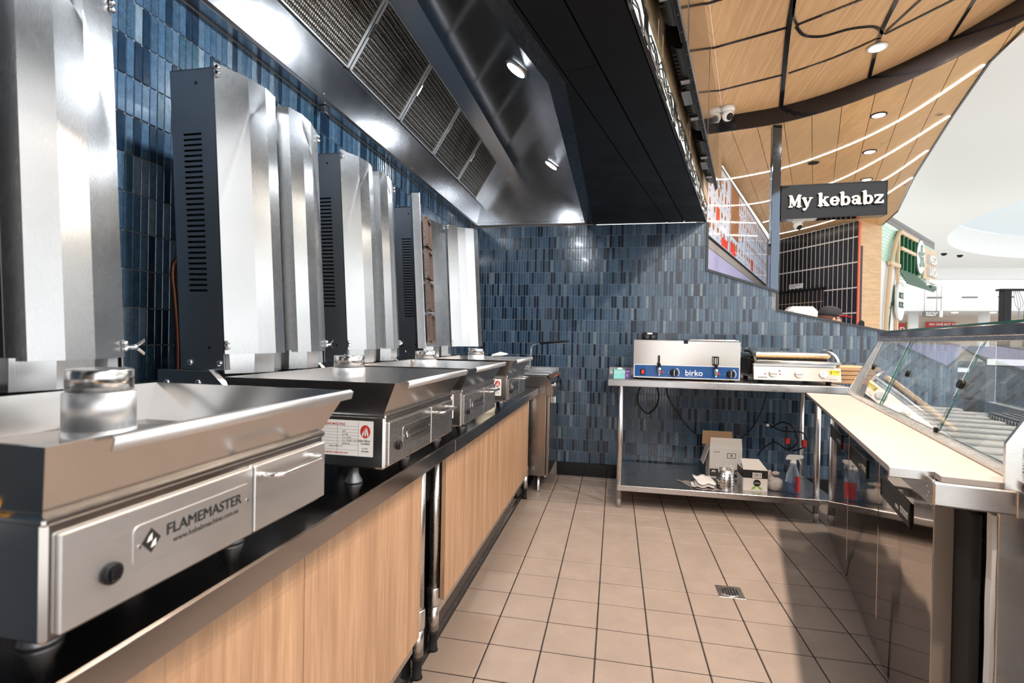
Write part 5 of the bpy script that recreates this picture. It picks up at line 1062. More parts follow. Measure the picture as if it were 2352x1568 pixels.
# ================================================================== MENU SCREENS SEEN FROM BEHIND
TV0 = Vector((-0.26, 1.49, 2.265))
def tv(label):
    t = thing('menu_display', label, 'screen', WS(TV0.x, TV0.y, TV0.z), -AL, 'menu displays under the mirror bulkhead'); T_ = lambda mb, n, m_, p=t: mb.build(n, m_, p, None, org=TV0)
    T_(MB().box((-0.252, 1.005, 2.265), (-0.231, 1.975, 2.80), 0.004), 'screen_frame', BLACK)
    T_(MB().box((-0.2315, 1.015, 2.275), (-0.2295, 1.965, 2.79), 0.001), 'screen_glass', BLACKGLOSS)
    m = MB(); c = []
    for q in range(9): a = PI/2*q/8; c.append((-0.252-0.058*math.sin(a), 0, 2.29+0.05*(1-math.cos(a))))
    m.prism([(x, 1.06, z) for x, y, z in c] + [(-0.310, 1.06, 2.55), (-0.252, 1.06, 2.62)], (0, 0.84, 0)); bk_ = T_(m, 'rear_housing', BLACK)
    m = MB()
    for q in range(22): m.box((-0.3005, 1.10+0.032*q, 2.2965), (-0.262, 1.113+0.032*q, 2.310), 0.0005)
    T_(m, 'vent_ribs', RUBBER, bk_)
    for y in (1.30, 1.70): T_(MB().box((-0.292, y, 2.280), (-0.235, y+0.03, 2.290), 0.002), 'bracket_clip', S_TABLE)
    T_(MB().box((-0.305, 1.42, 2.288), (-0.262, 1.56, 2.305), 0.002), 'port_cover', S_DARK)
    m = MB()
    for q in range(9): m.lathe([(0.003, 2.2645), (0.003, 2.2655)], (-0.241, 1.06+0.105*q, 0), seg=8)
    T_(m, 'screws', S_DARK)
    return t
t0 = tv('nearest of the black menu displays hanging beside the soffit')
dup(t0, WS(TV0.x, TV0.y+0.995, TV0.z), -AL, 'middle of the black menu displays hanging beside the soffit')
dup(t0, WS(TV0.x, TV0.y+1.99, TV0.z), -AL, 'farthest of the black menu displays, next to the window jamb')
# ================================================================== BLADE SIGN
BO2 = (1.63, BY+0.05, 2.14)
sg = thing('blade_sign', 'black gloss blade sign reading My kebabz fixed to the post', 'sign', BO2)
m = MB(); m.prism([(1.263, BY, 2.142), (2.010, BY, 2.160), (2.010, BY, 2.420), (1.263, BY, 2.412)], (0, 0.10, 0)); box_ = m.build('sign_box', mat('sign_black_gloss', (0.010, 0.011, 0.012), 0.03, spec=0.35), sg, org=BO2)
m = MB()
for a, b_ in (((1.263, 2.142), (2.010, 2.160)), ((1.263, 2.405), (2.010, 2.413))): m.prism([(a[0], BY-0.003, a[1]), (b_[0], BY-0.003, b_[1]), (b_[0], BY-0.003, b_[1]+0.007), (a[0], BY-0.003, a[1]+0.007)], (0, 0.004, 0))
m.box((2.004, BY-0.003, 2.16), (2.010, BY+0.001, 2.42)); m.build('sign_frame', BLACK, box_, org=BO2)
LETW = mat('warm_white_letter', (0.82, 0.76, 0.70), 0.5)
LU = 0.0695
def word(grow, y0, y1):
    """soft slab letters built from ribbons with rounded ends; grow thickens every stroke"""
    mb = MB(); ox = [1.314]
    def T(p, y): x = ox[0] + p[0]*LU; return (x, y, 2.231 + 0.012*(x-1.314)/0.63 + p[1]*LU)
    def disc(p, r_):
        nonlocal y0
        y0 -= 0.00004; r_ += grow; mb.prism([T((p[0]+r_*math.cos(2*PI*k/14), p[1]+r_*math.sin(2*PI*k/14)), y0) for k in range(14)], (0, y1-y0, 0))
    def st(pts, wd, caps=True):
        nonlocal y0
        wd = wd if isinstance(wd, (list, tuple)) else [wd]*len(pts); V2 = [Vector((p[0], p[1])) for p in pts]; A2, B2 = [], []
        for i, p in enumerate(V2):
            t = (V2[min(i+1, len(V2)-1)]-V2[max(i-1, 0)]).normalized(); nn_ = Vector((-t.y, t.x)); A2.append(p+nn_*(wd[i]/2+grow)); B2.append(p-nn_*(wd[i]/2+grow))
        for i in range(len(V2)-1): y0 -= 0.00004; mb.prism([T(A2[i], y0), T(B2[i], y0), T(B2[i+1], y0), T(A2[i+1], y0)], (0, y1-y0, 0))
        if caps:
            disc(pts[0], wd[0]/2*0.98); disc(pts[-1], wd[-1]/2*0.98)
    def se(x0, x1, z): st([(x0+0.06, z), (x1-0.06, z)], 0.13)
    def ring(cx, cz, rx, rz, a0, a1, wf, n_=20): st([(cx+rx*math.cos(math.radians(a0+(a1-a0)*k/n_)), cz+rz*math.sin(math.radians(a0+(a1-a0)*k/n_))) for k in range(n_+1)], [wf(math.radians(a0+(a1-a0)*k/n_)) for k in range(n_+1)])
    wl = lambda a: 0.15+0.13*abs(math.cos(a))
    # M
    st([(0.18, 0.07), (0.18, 1.30)], 0.13); st([(0.22, 1.26), (0.60, 0.22)], 0.30, False); st([(0.58, 0.20), (0.98, 1.28)], 0.13); st([(1.06, 0.08), (1.06, 1.28)], 0.30)
    se(-0.02, 0.42, 0.07); se(0.82, 1.32, 0.07); se(0.0, 0.32, 1.31); se(0.96, 1.30, 1.31); ox[0] += 1.40*LU
    # y
    st([(0.18, 0.95), (0.50, 0.12)], 0.30); st([(0.86, 0.97), (0.40, -0.20), (0.26, -0.34)], 0.14); disc((0.20, -0.28), 0.14); se(-0.04, 0.42, 0.97); se(0.68, 1.06, 0.97); ox[0] += 1.62*LU
    # k
    st([(0.24, 0.08), (0.24, 1.36)], 0.32); st([(0.40, 0.48), (0.82, 0.95)], 0.15); st([(0.52, 0.60), (0.90, 0.10)], 0.30); se(-0.02, 0.50, 0.07); se(0.62, 1.16, 0.07); se(-0.02, 0.30, 1.38); se(0.58, 1.06, 0.97); ox[0] += 1.20*LU
    # e
    ring(0.47, 0.50, 0.34, 0.42, 0, 318, wl); st([(0.22, 0.50), (0.80, 0.50)], 0.13); ox[0] += 1.02*LU
    # b
    st([(0.22, 0.08), (0.22, 1.36)], 0.30); se(-0.04, 0.30, 1.38); ring(0.55, 0.48, 0.32, 0.42, 0, 360, wl); ox[0] += 1.10*LU
    # a
    ring(0.36, 0.32, 0.22, 0.22, 0, 360, lambda a: 0.18); st([(0.74, 0.12), (0.74, 0.72), (0.62, 0.90), (0.40, 0.93), (0.20, 0.84)], [0.30, 0.28, 0.2, 0.15, 0.2]); disc((0.17, 0.78), 0.13); se(0.66, 1.04, 0.07); ox[0] += 1.12*LU
    # b
    st([(0.22, 0.08), (0.22, 1.36)], 0.30); se(-0.04, 0.30, 1.38); ring(0.55, 0.48, 0.32, 0.42, 0, 360, wl); ox[0] += 1.10*LU
    # z
    st([(0.12, 0.90), (0.84, 0.90)], 0.18); st([(0.78, 0.86), (0.22, 0.14)], 0.24); st([(0.14, 0.10), (0.88, 0.10)], 0.18); st([(0.12, 0.70), (0.12, 0.90)], 0.12); st([(0.88, 0.10), (0.88, 0.32)], 0.12)
    return mb
link('letter_return', word(0.045, BY-0.010, BY).mesh('letter_return', [INK], BO2), box_)
link('lettering', word(0.0, BY-0.018, BY-0.0101).mesh('lettering', [LETW], BO2), box_)
# ================================================================== PERSON BEHIND THE HALF WALL
PX, PY = 2.17, 6.05
pv = thing('person', 'person in a dark cap with red brim seen over the half wall', 'person', (PX, PY, 0)); pv.scale = (1.025, 1.025, 1.025)
sk = [((0, 0, 0.80), 0.135), ((0, 0, 0.93), 0.125), ((0.015, 0, 1.06), 0.125), ((0.03, 0, 1.18), 0.12), ((0.055, 0, 1.235), 0.06), ((0.075, 0, 1.28), 0.055), ((0.085, 0, 1.35), 0.078), ((0.09, 0, 1.42), 0.088), ((0.088, 0, 1.465), 0.07),
      ((0.0, 0.10, 0.76), 0.09), ((0.10, 0.11, 0.44), 0.062), ((0.0, 0.11, 0.09), 0.042), ((0.13, 0.12, 0.045), 0.04), ((0.0, -0.10, 0.76), 0.09), ((0.10, -0.11, 0.44), 0.062), ((0.0, -0.11, 0.09), 0.042), ((0.13, -0.12, 0.045), 0.04),
      ((0.02, 0.17, 1.17), 0.058), ((0.05, 0.21, 0.93), 0.044), ((0.24, 0.17, 0.87), 0.034), ((0.32, 0.15, 0.87), 0.030), ((0.02, -0.17, 1.17), 0.058), ((0.05, -0.21, 0.93), 0.044), ((0.24, -0.17, 0.87), 0.034), ((0.32, -0.15, 0.87), 0.030), ((0.178, 0, 1.385), 0.016), ((0.192, 0, 1.372), 0.013)]
ed = [(0, 1), (1, 2), (2, 3), (3, 4), (4, 5), (5, 6), (6, 7), (7, 8), (0, 9), (9, 10), (10, 11), (11, 12), (0, 13), (13, 14), (14, 15), (15, 16), (3, 17), (17, 18), (18, 19), (19, 20), (3, 21), (21, 22), (22, 23), (23, 24), (6, 25), (25, 26)]
for s, base in ((1, 20), (-1, 24)):
    for k in range(5):
        i0 = len(sk); b_ = Vector(sk[base][0]); dy = (k-1.5)*0.017*s if k < 4 else -0.038*s
        ln = (0.085, 0.095, 0.088, 0.07, 0.055)[k]
        sk += [((b_.x+0.02, b_.y+dy*0.8, b_.z), 0.012), ((b_.x+0.03+ln*0.6, b_.y+dy, b_.z-0.006), 0.009), ((b_.x+0.03+ln, b_.y+dy, b_.z-0.03), 0.008)]; ed += [(base, i0), (i0, i0+1), (i0+1, i0+2)]
me = bpy.data.meshes.new('body'); me.from_pydata([p for p, r_ in sk], ed, []); bo = bpy.data.objects.new('body', me); COL.objects.link(bo); bo.parent = pv
SHIRT = mat('dark_uniform', (0.03, 0.03, 0.035), 0.8); me.materials.append(SKIN)
md = bo.modifiers.new('skin', 'SKIN'); 
for i, (p, r_) in enumerate(sk): me.skin_vertices[0].data[i].radius = (r_, r_)
me.skin_vertices[0].data[0].use_root = True
sb_ = bo.modifiers.new('smooth', 'SUBSURF'); sb_.levels = 2; sb_.render_levels = 2
Pm = lambda mb, n, m_, p=pv: mb.build(n, m_, p)
m = MB(); 
m.lathe([(0.150, 0.78), (0.150, 0.95), (0.148, 1.08), (0.145, 1.18), (0.09, 1.235), (0.065, 1.245)], (0.02, 0, 0), seg=24, M=Matrix.Diagonal((0.95, 1.25, 1, 1))); 
for s in (-1, 1): m.tube([(0.02, s*0.14, 1.19), (0.02, s*0.19, 1.15), (0.045, s*0.215, 1.0)], [0.072, 0.068, 0.06], 14)
Pm(m, 'uniform_shirt', SHIRT)
m = MB()
for s in (-1, 1): m.tube([(0.0, s*0.09, 0.82), (0.0, s*0.105, 0.74), (0.10, s*0.11, 0.44), (0.0, s*0.11, 0.11)], [0.115, 0.105, 0.078, 0.06], 14)
Pm(m, 'trousers', SHIRT)
m = MB()
for s in (-1, 1): m.ball((0.06, s*0.115, 0.045), 0.06, (2.0, 0.8, 0.75), 14)
Pm(m, 'shoes', BLACK)
m = MB(); m.ball((0.062, 0, 1.405), 0.100, (1.0, 0.90, 0.95), 18); Pm(m, 'hair', mat('brown_hair', (0.10, 0.035, 0.018), 0.6))
# cap: crown tilted forward, brim with a red underside
cm = Matrix.Translation((0.078, 0, 1.43)) @ Matrix.Rotation(math.radians(6), 4, 'Y')
m = MB(); m.lathe([(0.112, 0), (0.113, 0.02), (0.106, 0.045), (0.092, 0.076), (0.060, 0.098), (0.020, 0.106), (0.002, 0.106)], seg=28, M=cm @ Matrix.Diagonal((1.0, 0.86, 1, 1))); cap = Pm(m, 'cap_crown', FABRIC)
rows = []
for i in range(9):
    a = math.radians(-62 + 15.5*i); rows.append([tuple(cm @ Vector((0.108*math.cos(a), 0.095*math.sin(a), 0.006))), tuple(cm @ Vector((0.150*math.cos(a)+0.02*math.cos(a)**2, 0.10*math.sin(a), 0.012))), tuple(cm @ Vector((0.185*math.cos(a)+0.03*math.cos(a)**2, 0.10*math.sin(a), 0.006+0.010*math.sin(a)**2)))])
Pm(MB().sheet(rows, (0, 0, 0.005), True), 'cap_brim', mat('red_cap_fabric', (0.62, 0.02, 0.03), 0.7), cap)
m = MB(); m.sheet([[tuple(cm @ Vector((0.1145*math.cos(a), 0.099*math.sin(a), z))) for a in [math.radians(-60+6*k) for k in range(9)]] for z in (0.006, 0.014)]); Pm(m, 'cap_stripe', PAPER, cap)
m = MB()
for s in (-1, 1): m.ball((0.158, s*0.034, 1.400), 0.012, (0.8, 1, 1), 12)
ey = Pm(m, 'eyes', PAPER); m = MB()
for s in (-1, 1): m.ball((0.1655, s*0.034, 1.400), 0.006, (0.7, 1, 1), 10)
Pm(m, 'irises', INK, ey)
m = MB()
for s in (-1, 1): m.ball((0.085, s*0.088, 1.385), 0.028, (0.55, 0.35, 1), 12)
Pm(m, 'ears', SKIN)
m = MB(); m.tube(catmull([(0.160, -0.024, 1.338), (0.170, 0, 1.336), (0.160, 0.024, 1.338)], 4), 0.006, 8); Pm(m, 'lips', mat('lip_skin', (0.45, 0.16, 0.13), 0.5))
gl = MB()
for s in (-1, 1): gl.tube([(0.172, s*0.034+0.021*math.cos(2*PI*k/16), 1.400+0.017*math.sin(2*PI*k/16)) for k in range(17)], 0.0016, 6); gl.tube([(0.170, s*0.055, 1.402), (0.09, s*0.092, 1.402)], 0.0015, 6)
Pm(gl, 'glasses', INK)
# counter objects behind the half wall
rc = thing('service_counter', 'low counter behind the half wall in the neighbouring shop', 'counter', (2.3, 5.35, 0))
MB().box((-1.1, -0.2, 0), (0.7, 0.2, 0.94), 0.004).build('body', BLACKT, rc); MB().box((-1.12, -0.23, 0.94), (0.72, 0.23, 0.98), 0.004).build('top', S_TABLE, rc)
wo = thing('white_appliance', 'rounded white appliance behind the person with the cap', 'appliance', (2.32, 7.2, 0))
MB().box((-0.2, -0.15, 0), (0.2, 0.15, 1.2), 0.01).build('stand', BLACKT, wo); m = MB(); m.box((-0.17, -0.14, 1.2), (0.19, 0.14, 1.64), 0.06); m.build('housing', PLASTICW, wo); MB().box((-0.15, -0.146, 1.36), (-0.02, -0.14, 1.50), 0.002).build('display', BLACKGLOSS, wo)
po = thing('payment_terminal', 'small dark payment terminal standing in front of the oak return', 'terminal', (2.65, 6.35, 0));
MB().box((-0.09, -0.1, 0), (0.09, 0.1, 1.30), 0.004).build('pedestal', BLACKT, po); m = MB(); m.prism([(-0.06, -0.04, 1.30), (0.05, -0.04, 1.30), (0.045, -0.04, 1.42), (0.02, -0.04, 1.435), (-0.01, -0.04, 1.37), (-0.06, -0.04, 1.33)], (0, 0.06, 0)); m.build('terminal', BLACK, po)
# ================================================================== MALL BEYOND
m = MB(); m.box((2.402, -6, -0.12), (26, 48, -0.001)); m.box((-6, 4.487, -0.12), (2.40, 48, -0.001)); m.box((-6, -6, -0.12), (2.40, -1.502, -0.001)); struct(m.build('floor_mall', MALLF))
CX, CYm, RX, RY = 16.4, 12.7, 8.25, 8.25
m = MB(); NSEG = 64
Hh = 4.2
ring_i = [(CX + RX*math.cos(2*PI*k/NSEG), CYm + RY*math.sin(2*PI*k/NSEG)) for k in range(NSEG)]
def out(k):
    a = 2*PI*k/NSEG; dx, dy = math.cos(a), math.sin(a); t = min((26-CX)/dx if dx > 1e-6 else 1e9, (2.6-CX)/dx if dx < -1e-6 else 1e9, (22.9-CYm)/dy if dy > 1e-6 else 1e9, (2.5-CYm)/dy if dy < -1e-6 else 1e9); return (CX+dx*t, CYm+dy*t)
n0 = 0
A = [m.bm.verts.new((x, y, Hh)) for x, y in ring_i]; Bv = [m.bm.verts.new((*out(k), Hh)) for k in range(NSEG)]
for k in range(NSEG): m.bm.faces.new((A[k], A[(k+1) % NSEG], Bv[(k+1) % NSEG], Bv[k]))
C_ = [m.bm.verts.new((x, y, Hh+0.75)) for x, y in ring_i]
for k in range(NSEG): m.bm.faces.new((A[(k+1) % NSEG], A[k], C_[k], C_[(k+1) % NSEG]))
cm_ = struct(m.build('ceiling_mall', WHITE))
m = MB(); m.prism([(x, y, Hh+0.76) for x, y in ring_i], (0, 0, 0.02)); tag(m.build('skylight', SKYL), 'large oval skylight recess glowing in the white mall ceiling', 'skylight')
struct(MB().box((2.6, 22.9, 3.78), (26, 23.2, 4.2)).build('trim_7', WHITE))
struct(MB().box((2.6, 23.2, 5.6), (40, 36, 5.7)).build('ceiling_atrium', WHITE))
for x, y, lab in ((10.288, 18.84, 'left of the two dark dome cameras on the mall ceiling'), (10.963, 19.24, 'right of the two dark dome cameras on the mall ceiling')):
    t = thing('dome_camera', lab, 'camera', (x, y, 4.2), 0, 'dome cameras on the mall ceiling'); MB().lathe([(0.13, 0), (0.13, -0.035), (0.10, -0.05)], seg=24).build('base', PLASTICW, t); MB().ball((0, 0, -0.055), 0.085, (1, 1, 0.9)).build('dome', BLACK, t)
# far mall: slotted bulkhead, columns, shopfronts
FA = Vector((9.0, 27.0, 0)); fd = Vector((0.985, -0.17, 0)).normalized(); fnn = Vector((fd.y, -fd.x, 0))
def fw(t0, t1, z0, z1, h0, h1): return [FA+fd*t0+fnn*h0+Vector((0, 0, z0)), FA+fd*t1+fnn*h0+Vector((0, 0, z0)), FA+fd*t1+fnn*h0+Vector((0, 0, z1)), FA+fd*t0+fnn*h0+Vector((0, 0, z1))], fnn*(h1-h0)
bh = struct(MB().prism(*fw(0, 16, 2.75, 3.95, 0, -0.4)).build('wall_mall_bulkhead', WHITE))
for k in range(6): MB().prism(*fw(4.75+1.25*k, 5.3+1.25*k, 3.30, 3.36, 0.0, 0.02)).build('air_slot', GREYT, bh)
struct(MB().prism(*fw(0, 16, 2.74, 2.75, 0, -5)).build('ceiling_shopfront', WHITE))
FWm = mat('shopfront_beige', (0.62, 0.53, 0.45), 0.6)
struct(MB().prism(*fw(-2, 18, 0, 2.75, -5, -5.2)).build('wall_shopfront', FWm))
for t, lab in ((4.63, 'white round column left of the black frame in the mall'), (7.26, 'white round column nearer the black frame in the mall')):
    p = FA+fd*t-fnn*1.2; o = tag(MB().lathe([(0.2, 0), (0.2, 2.74)], seg=28).build('mall_column', WHITE), lab, 'column', 'white mall columns'); o.location = (p.x, p.y, 0)
def shop(t0, t1, z0, z1, m_, name, label, cat, h=-4.9, txt=None, size=0.3):
    p = FA+fd*((t0+t1)/2)+fnn*h; t = thing(name, label, cat, (p.x, p.y, z0)); OR = (p.x, p.y, z0)
    q, d_ = fw(t0, t1, z0, z1, h, h+0.06); MB().prism(q, d_).build('panel', m_, t, org=OR)
    if txt:
        X = fd; Yv = Vector((0, 0, 1)); Zv = fnn; M = Matrix(((X.x, Yv.x, Zv.x, 0), (X.y, Yv.y, Zv.y, 0), (X.z, Yv.z, Zv.z, 0), (0, 0, 0, 1)))
        for k, tx in enumerate(txt):
            q0 = FA+fd*(t0+0.12)+fnn*(h+0.065)+Vector((0, 0, z1-(k+1)*size*1.1)); mb = MB(); mb.text(tx, size, Matrix.Translation(q0) @ M, 0.004, 0.006); me = mb.mesh('lettering', [PAPER], OR); link('lettering', me, t)
    return t
shop(4.0, 5.35, 1.62, 2.35, mat('shop_red', (0.62, 0.03, 0.03), 0.4), 'shop_sign', 'red shop sign with white letters left of the first mall column', 'sign', txt=('SHOP',), size=0.5)
shop(6.3, 7.55, 2.0, 2.42, MATS['shop_red'], 'shop_sign', 'long red shop sign between the two mall columns', 'sign', txt=('NO ONE BUT YOU',), size=0.15)
shop(5.45, 5.85, 1.6, 2.42, mat('shop_gold', (0.55, 0.36, 0.08), 0.5), 'shop_window', 'small gold-lit shop window right of the first mall column', 'shop window')
hs = shop(4.40, 4.97, 2.44, 2.68, mat('sign_grey', (0.16, 0.14, 0.13), 0.5), 'hanging_sign', 'dark grey hanging direction sign with white lines in the mall', 'sign', h=0.6, txt=('Food Court', 'Parking P1'), size=0.085)
for tt in (4.46, 4.90): 
    q0 = FA+fd*tt+fnn*0.63; MB().lathe([(0.012, 2.67), (0.012, 5.6)], (q0.x, q0.y, 0), seg=8).build('hanger_rod', S_MID, hs, org=tuple(hs.location))
hs2 = thing('hanging_sign_end', 'rounded white end panel beside the dark grey hanging sign', 'sign', (*(FA+fd*5.07+fnn*0.6).xy, 2.42)); MB().box((-0.07, -0.04, 0), (0.07, 0.04, 0.30), 0.03).build('panel', PLASTICW, hs2); MB().lathe([(0.012, 0.29), (0.012, 3.18)], seg=8).build('hanger_rod', S_MID, hs2)
for k, t in enumerate((6.3, 7.7, 9.1)):
    p = FA+fd*t-fnn*1.5; x_ = thing('mall_downlight', ('leftmost', 'middle', 'rightmost')[k] + ' of the round downlights under the far mall bulkhead', 'light', (p.x, p.y, 2.738), 0, 'downlights under the far mall bulkhead'); MB().lathe([(0.12, 0), (0.12, -0.01)], seg=20).build('lamp_face', LAMPW, x_)
# black portal frame
bf = thing('portal_frame', 'tall black metal portal frame standing in the mall', 'frame', (5.25, 8.0, 0))
for x in (-0.155, 0.135):
    MB().box((x-0.045, -0.05, 0), (x+0.045, 0.05, 1.92), 0.004).build('upright', BLACK, bf)
MB().box((-0.24, -0.05, 1.92), (0.6, 0.05, 1.945), 0.003).build('crossbar', BLACK, bf)
m = MB(); 
for q in range(4): m.tube(catmull([(-0.06+0.02*q, 0, 1.92), (-0.04+0.03*q, 0, 1.75), (0.02-0.01*q, 0, 1.6), (-0.03+0.03*q, 0, 1.4)], 5), 0.003, 6)
m.build('loose_wires', S_DARK, bf)
# litter bin behind the glass
lbn = thing('litter_bin', 'dark litter bin with a red tidy-person symbol behind the glass', 'bin', (3.75, 5.6, 0), -0.2)
m = MB(); m.box((-0.43, -0.3, 0), (0.55, 0.3, 1.02), 0.03); m.prism([(-0.40, -0.3, 1.02), (0.52, -0.3, 1.02), (0.50, 0.3, 1.15), (-0.38, 0.3, 1.15)], (0, 0, 0.02)); m.build('bin_body', mat('charcoal_bin', (0.03, 0.033, 0.037), 0.4), lbn)
MB().box((-0.40, -0.31, 1.0), (0.52, -0.296, 1.06), 0.004).build('bin_flap', S_MID, lbn)
m = MB(); m.lathe([(0.022, -0.304), (0.022, -0.301)], (0.03, 0, 0.945), 'y', 16); m.prism([(0.0, -0.304, 0.91), (0.055, -0.304, 0.92), (0.06, -0.304, 0.85), (0.05, -0.304, 0.74), (0.02, -0.304, 0.74), (0.018, -0.304, 0.85)], (0, 0.003, 0)); m.prism([(0.0, -0.304, 0.91), (-0.06, -0.304, 0.87), (-0.055, -0.304, 0.855), (0.02, -0.304, 0.88)], (0, 0.003, 0))
m.prism([(-0.10, -0.304, 0.83), (-0.03, -0.304, 0.83), (-0.04, -0.304, 0.745), (-0.09, -0.304, 0.745)], (0, 0.003, 0)); m.build('tidy_symbol', mat('symbol_red', (0.75, 0.06, 0.06), 0.4), lbn)
# ---- green tiled shop
G0 = Vector((4.1, 9.2, 0)); gt = Vector((0.62, 0.79, 0)).normalized(); gn = Vector((0.79, -0.62, 0)).normalized()*-1
if (Vector((0, 0, 0))-G0).dot(gn) < 0: gn = -gn
gn = Vector((gt.y, -gt.x, 0))
def gw(t0, t1, z0, z1, h0, h1): return [G0+gt*t0+gn*h0+Vector((0, 0, z0)), G0+gt*t1+gn*h0+Vector((0, 0, z0)), G0+gt*t1+gn*h0+Vector((0, 0, z1)), G0+gt*t0+gn*h0+Vector((0, 0, z1))], gn*(h1-h0)
gp_ = lambda t, z, h=0.0: G0+gt*t+gn*h+Vector((0, 0, z))
wg = struct(MB().prism(*gw(-0.3, 1.05, 0, 3.35, 0, -0.2)).build('wall_green', WHITE))
struct(MB().prism(*gw(1.05, 3.95, 2.49, 3.35, 0, -0.2)).build('wall_green_bulkhead', GREENT))
m = MB()
for rw in range(12):
    for k in range(24):
        t = -0.28+0.18*k+(0.09 if rw % 2 else 0); z = 2.545+0.056*rw
        if z+0.05 > 3.2 or t+0.17 > 3.93: continue
        m.prism(*gw(t, t+0.172, z, z+0.050, 0.0, 0.006))
stuff(m.build('green_brick', GREENT, wg))
m = MB()
for rw in range(2):
    for k in range(24): t = -0.28+0.176*k; z = 3.20+0.072*rw; m.prism(*gw(t, t+0.168, z, z+0.066, 0.0, 0.01))
stuff(m.build('grey_brick', GREYT, wg))
AO = gp_(1.0, 0); ar = thing('timber_arch', 'pale timber arch frame standing against the green tiled shopfront', 'frame', AO)
arc = [gp_(0.33, 0.0, 0.05), gp_(0.35, 1.47, 0.05), gp_(0.42, 2.0, 0.05), gp_(0.48, 2.27, 0.05), gp_(0.58, 2.55, 0.05), gp_(0.70, 2.77, 0.05), gp_(0.86, 2.98, 0.05), gp_(1.02, 3.10, 0.05), gp_(1.18, 3.15, 0.05)]
m = MB(); m.tube(catmull(arc, 5), 0.035, 8); m.build('arch', W_PALE, ar, org=AO)
MB().prism(*gw(1.02, 1.09, 0, 3.10, 0.012, 0.05)).build('post', W_PALE, ar, org=AO); MB().prism(*gw(1.05, 2.3, 3.09, 3.16, 0.02, 0.08)).build('top_beam', W_PALE, ar, org=AO)
MB().prism(*gw(1.09, 2.3, 2.82, 2.88, 0.04, 0.08)).build('mid_beam', W_PALE, ar, org=AO); MB().prism(*gw(0.46, 1.04, 2.50, 2.56, 0.02, 0.08)).build('cross_beam', W_PALE, ar, org=AO)
MB().prism(*gw(2.9, 3.93, 2.50, 3.12, 0.012, 0.04)).build('letter_board', W_PALE, ar, org=AO)
GO = gp_(1.7, 2.3); ga = thing('green_awning', 'slatted dark green awning beside the timber arch', 'awning', GO)
MB().prism(*gw(1.09, 2.6, 2.5, 3.09, 0.008, 0.03)).build('back_panel', mat('mid_green', (0.05, 0.26, 0.10), 0.5), ga, org=GO)
for k in range(5): MB().prism(*gw(1.2+0.27*k, 1.24+0.27*k, 2.5, 3.09, 0.03, 0.07)).build('upright_slat', GREENP, ga, org=GO)
for k in range(7): MB().prism(*gw(1.10, 2.45+0.12*k, 2.475-0.040*k, 2.500-0.040*k, 0.02+0.02*k, 0.04+0.02*k)).build('awning_slat', GREENP, ga, org=GO)
RO_ = gp_(2.42, 2.85, 0.05); rs_ = thing('round_sign', 'large round green and white emblem sign on the green shopfront', 'sign', RO_)
Qr = gn.to_track_quat('Z', 'Y').to_matrix().to_4x4(); Mr = Matrix.Translation(gp_(2.42, 2.85, 0.02)) @ Qr
rb = MB().lathe([(0.34, 0), (0.34, 0.06)], seg=36, M=Mr).build('drum', GREENP, rs_, org=RO_)
fc_ = MB().lathe([(0.315, 0.06), (0.315, 0.066)], seg=36, M=Mr).build('white_face', PLASTICW, rs_, org=RO_)
m = MB(); PALEG = mat('pale_grey_green', (0.40, 0.50, 0.45), 0.5)
for a in range(5): m.tube([tuple(Mr @ Vector((0.22*math.cos(1.2566*a+0.4), 0.22*math.sin(1.2566*a+0.4), 0.066))), tuple(Mr @ Vector((0.05*math.cos(1.2566*a+1.2), 0.05*math.sin(1.2566*a+1.2), 0.066)))], 0.03, 6)
m.build('leaf_emblem', PALEG, fc_, org=RO_)
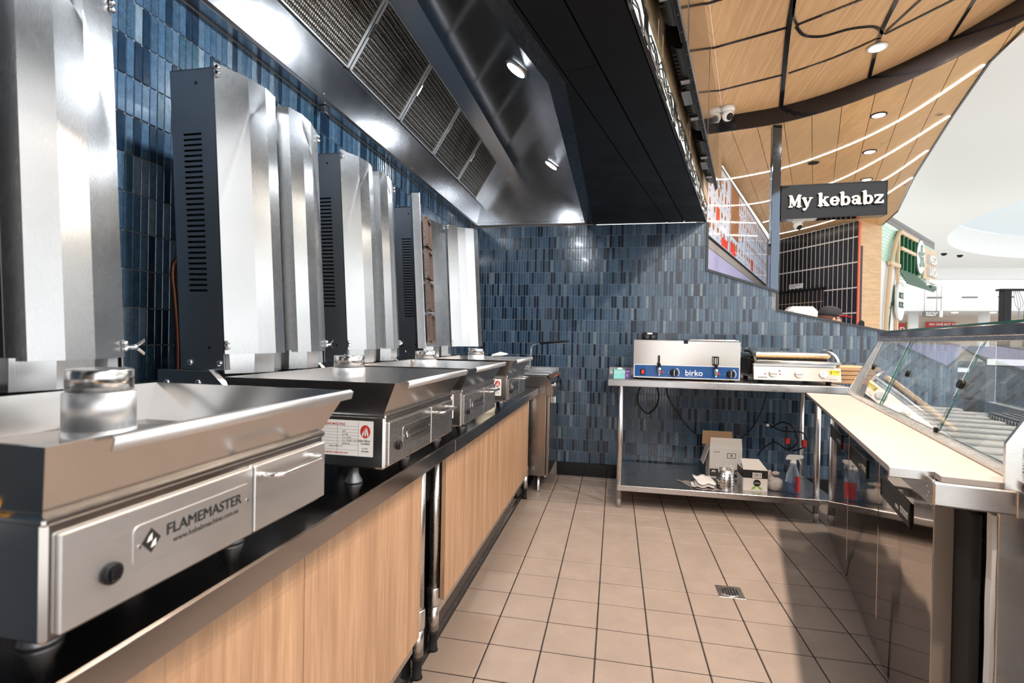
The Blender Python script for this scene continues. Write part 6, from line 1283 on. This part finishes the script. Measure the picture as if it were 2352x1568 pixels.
for k, tx in enumerate(('MEGA', 'LAKSA')):
    LOx = gp_(3.1, 2.85-0.27*k, 0.06); t = thing('shop_letters', ('upper row' if k == 0 else 'lower row')+' of white block letters beside the round green sign', 'letters', LOx)
    X = gt; Yv = Vector((0, 0, 1)); Zv = gn; M = Matrix(((X.x, Yv.x, Zv.x, 0), (X.y, Yv.y, Zv.y, 0), (X.z, Yv.z, Zv.z, 0), (0, 0, 0, 1)))
    mb = MB(); mb.text(tx, 0.23, Matrix.Translation(gp_(3.14, 2.82-0.24*k, 0.06)) @ M, 0.03, 0.008); me = mb.mesh('block_letters', [PLASTICW], LOx); link('block_letters', me, t)
for k in range(2):
    q = gp_(3.2+0.2*k, 2.36-0.1*k, 0.16); t = tag(MB().prism(*gw(3.1+0.2*k, 3.75, 2.43-0.12*k, 2.51-0.12*k, 0.03, 0.09)).build('sign_bar', (PLASTICW, GREENP)[k]), ('white bar' if k == 0 else 'green bar')+' under the block letters on the green shopfront', 'sign')
HO2 = gp_(1.10, 1.9, 0.06); hg = thing('hanging_round_sign', 'white leaf-edged hanging sign with green lettering under the awning', 'sign', HO2)
Mh = Matrix.Translation(gp_(1.10, 1.93, 0.06)) @ Qr
MB().lathe([(0.29, -0.02), (0.29, 0.02)], seg=32, M=Mh @ Matrix.Diagonal((0.85, 1.15, 1, 1))).build('panel', PLASTICW, hg, org=HO2)
mb = MB(); M = Matrix(((gt.x, 0, gn.x, 0), (gt.y, 0, gn.y, 0), (0, 1, gn.z, 0), (0, 0, 0, 1)))
mb.text('RICE', 0.14, Matrix.Translation(gp_(0.94, 1.98, 0.083)) @ M, 0.003, 0.004); mb.text('BOX', 0.14, Matrix.Translation(gp_(0.94, 1.82, 0.083)) @ M, 0.003, 0.004); me = mb.mesh('lettering', [GREENP], HO2); link('lettering', me, hg)
m = MB()
for a, b_ in (((0.30, 0.9), (0.95, 2.2)), ((0.40, 0.6), (0.80, 1.9)), ((0.55, 1.75), (1.0, 1.95))):
    m.tube(catmull([gp_(a[0], a[1], 0.01), gp_((a[0]*2+b_[0])/3+0.08, (a[1]*2+b_[1])/3, 0.01), gp_((a[0]+b_[0]*2)/3+0.05, (a[1]+b_[1]*2)/3, 0.01), gp_(b_[0], b_[1], 0.01)], 5), 0.006, 6)
o = m.build('leaf_mural', GREENP, wg)
